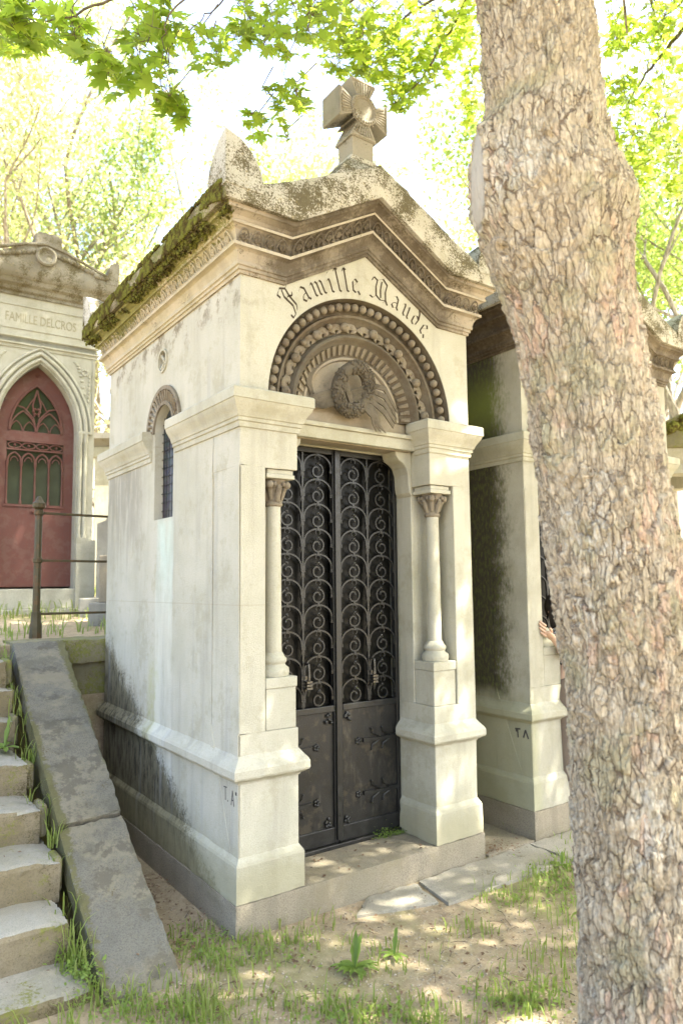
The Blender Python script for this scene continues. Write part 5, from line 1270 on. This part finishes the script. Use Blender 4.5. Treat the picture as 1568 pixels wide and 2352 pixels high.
# ------------------------------------------------------------------ person behind the trunk
def skin(name, chains, mat, parent, sub=2):
    vs = []; es = []; rs = []
    key = {}
    for ch in chains:
        prev = None
        for p, r_ in ch:
            k = tuple(round(c, 4) for c in p)
            if k not in key: key[k] = len(vs); vs.append(p); rs.append(r_)
            i = key[k]
            if prev is not None and prev != i: es.append((prev, i))
            prev = i
    me = bpy.data.meshes.new(name); me.from_pydata(vs, es, []); o = bpy.data.objects.new(name, me); C.objects.link(o)
    sk = o.modifiers.new('s', 'SKIN'); sk.use_smooth_shade = True
    if not me.skin_vertices: me.skin_vertices.new()
    lay = me.skin_vertices[0].data
    for i, r_ in enumerate(rs): lay[i].radius = (r_, r_) if not hasattr(r_, '__len__') else r_; lay[i].use_root = (i == 0)
    s = o.modifiers.new('u', 'SUBSURF'); s.levels = sub; s.render_levels = sub
    bpy.context.view_layer.update(); nm = bpy.data.meshes.new_from_object(o.evaluated_get(bpy.context.evaluated_depsgraph_get())); nm.name = name
    C.objects.unlink(o); nm.materials.clear(); nm.materials.append(mat)
    for p in nm.polygons: p.use_smooth = True
    o2 = bpy.data.objects.new(name, nm); C.objects.link(o2); o2.parent = parent; return o2
SKIN = NT('skin').fin((.50,.33,.23), .5, None, .35)
HAIR = woodm('black_hair', (.012,.010,.009), (.03,.024,.02)); 
tt = NT('black_white_patterned_cloth'); SHIRT = tt.fin(tt.mix(tt.ramp(tt.noise(26,4,.7,None,1.5), .54, .57), (.02,.02,.025), (.7,.7,.7)), .85, None, .2)
tt = NT('brown_cloth'); SHORTS = tt.fin(tt.mix(tt.noise(40,3), (.13,.10,.075), (.17,.13,.10)), .85, None, .2)
hw_ = hit(1270, 1466, 'Y', -.03)           # wrist
hd_ = at(1280, 1398, 4.93)                # head centre
px0, py0 = hd_.x, hd_.y-.10; fz = .17
pr = thing('person', 'dark-haired person in a patterned top, mostly hidden behind the big trunk', 'person', (px0, py0, fz))
def L(x, y, z): return (x-px0, y-py0, z-fz)
def l3(v): return L(v[0], v[1], v[2])
hz = hd_.z; pel = (px0, py0-.02, .98*(hz/1.43)); ch = (px0, py0+.02, hz-.28); nk = (px0, py0+.06, hz-.15)
shl, shr = (px0-.15, py0+.03, hz-.20), (px0+.15, py0+.03, hz-.20); el = (px0-.12, py0-.06, hz-.38); el = ((hw_.x+shl[0])/2+.05, (hw_.y+shl[1])/2-.08, min(hw_.z, shl[2])-.10)
leg = lambda s: [(l3(pel), .115), (L(px0+s*.085, py0-.02, pel[2]-.08), .085), (L(px0+s*.095, py0+.01, .60), .055), (L(px0+s*.10, py0-.01, .36), .045), (L(px0+s*.10, py0-.03, fz+.09), .034), (L(px0+s*.10, py0-.02, fz+.045), .036), (L(px0+s*.11, py0+.12, fz+.03), (.036,.024))]
palm0 = hw_+Vector((-.035,.0,.018)); palm1 = hw_+Vector((-.075,.005,.045))
arm = [(l3(ch), .11), (l3(shl), .052), (l3(el), .037), (l3((hw_+Vector(el))/2), .032), (l3(hw_), (.024,.02)), (l3(palm0), (.033,.016)), (l3(palm1), (.034,.014))]
armr = [(l3(ch), .11), (l3(shr), .052), (L(px0+.21, py0-.02, hz-.46), .037), (L(px0+.20, py0+.05, hz-.68), .024), (L(px0+.20, py0+.07, hz-.76), (.032,.016))]
head = [(l3(pel), .115), (L(px0, py0, (pel[2]+ch[2])/2), .10), (l3(ch), .11), (l3(nk), .045), (L(px0, py0+.09, hz-.07), .06), (l3(hd_), .083), (L(hd_.x, hd_.y-.005, hz+.055), .062)]
body = skin('body', [head, leg(-1), leg(1), arm, armr], SKIN, pr)
fg = []
for i, (dz, ln) in enumerate(((.040,.044),(.015,.052),(-.010,.049),(-.034,.038))):
    b0 = palm1+Vector((.012,0,dz*.9)); fg.append([(l3(b0), .0095), (l3(b0+Vector((-ln*.45,.006,ln*.32))), .0085), (l3(b0+Vector((-ln*.75,.016,ln*.62))), .0078), (l3(b0+Vector((-ln*.88,.024,ln*.85))), .0065)])
for k, f in enumerate(fg): skin('finger', [f], SKIN, body)
tb = hw_+Vector((-.03,-.008,.034)); skin('thumb', [[(l3(tb), .012), (l3(tb+Vector((-.016,-.014,.022))), .0105), (l3(tb+Vector((-.036,-.018,.036))), .009)]], SKIN, body)
skin('top', [[(L(px0, py0, pel[2]-.05), .138), (L(px0, py0, pel[2]+.04), .130), (L(px0, py0, (pel[2]+ch[2])/2), .118), (l3(ch), .128), (L(px0, py0+.045, hz-.185), .07)], [(l3(ch), .128), (l3(shl), .068), (l3(Vector(shl).lerp(Vector(el), .55)), .055)], [(l3(ch), .128), (l3(shr), .068), (L(px0+.19, py0, hz-.34), .055)]], SHIRT, pr)
skin('trousers', [[(L(px0, py0-.02, pel[2]+.06), .122), (l3(pel), .132), (L(px0-.09, py0-.01, pel[2]-.12), .10), (L(px0-.098, py0+.0, .58), .078), (L(px0-.10, py0-.02, .27), .062)], [(l3(pel), .132), (L(px0+.09, py0-.01, pel[2]-.12), .10), (L(px0+.098, py0+.0, .58), .078), (L(px0+.10, py0-.02, .27), .062)]], SHORTS, pr)
hm = MB(); hc = Vector(l3(hd_))
hm.ball(hc+Vector((0,-.015,.015)), (.098,.108,.112), 20, 14)
for i in range(70):
    a = PI+PI*i/69; x, y = math.cos(a)*.094, math.sin(a)*.100-.01; hm.tube([hc+Vector((x*.9, y*.9, .04)), hc+Vector((x*1.02, y*1.02, -.05)), hc+Vector((x*.98, y*.9, -.12+.012*math.sin(i*2.3)))], [.014,.015,.004], 5)
hm.build('hair', HAIR, pr, smooth=70)
fm = MB(); fm.tube([hc+Vector((0,.082,.015)), hc+Vector((0,.098,-.015)), hc+Vector((0,.088,-.025))], [.008,.012,.006], 6)
for s_ in (-1, 1): fm.ball(hc+Vector((s_*.030,.076,.008)), .012, 8, 6); fm.ball(hc+Vector((s_*.083,.0,-.01)), (.010,.02,.03), 8, 6)
fm.tube([hc+Vector((-.022,.078,-.048)), hc+Vector((0,.084,-.048)), hc+Vector((.022,.078,-.048))], [.003,.007,.003], 6); fm.build('face', SKIN, body, smooth=70)
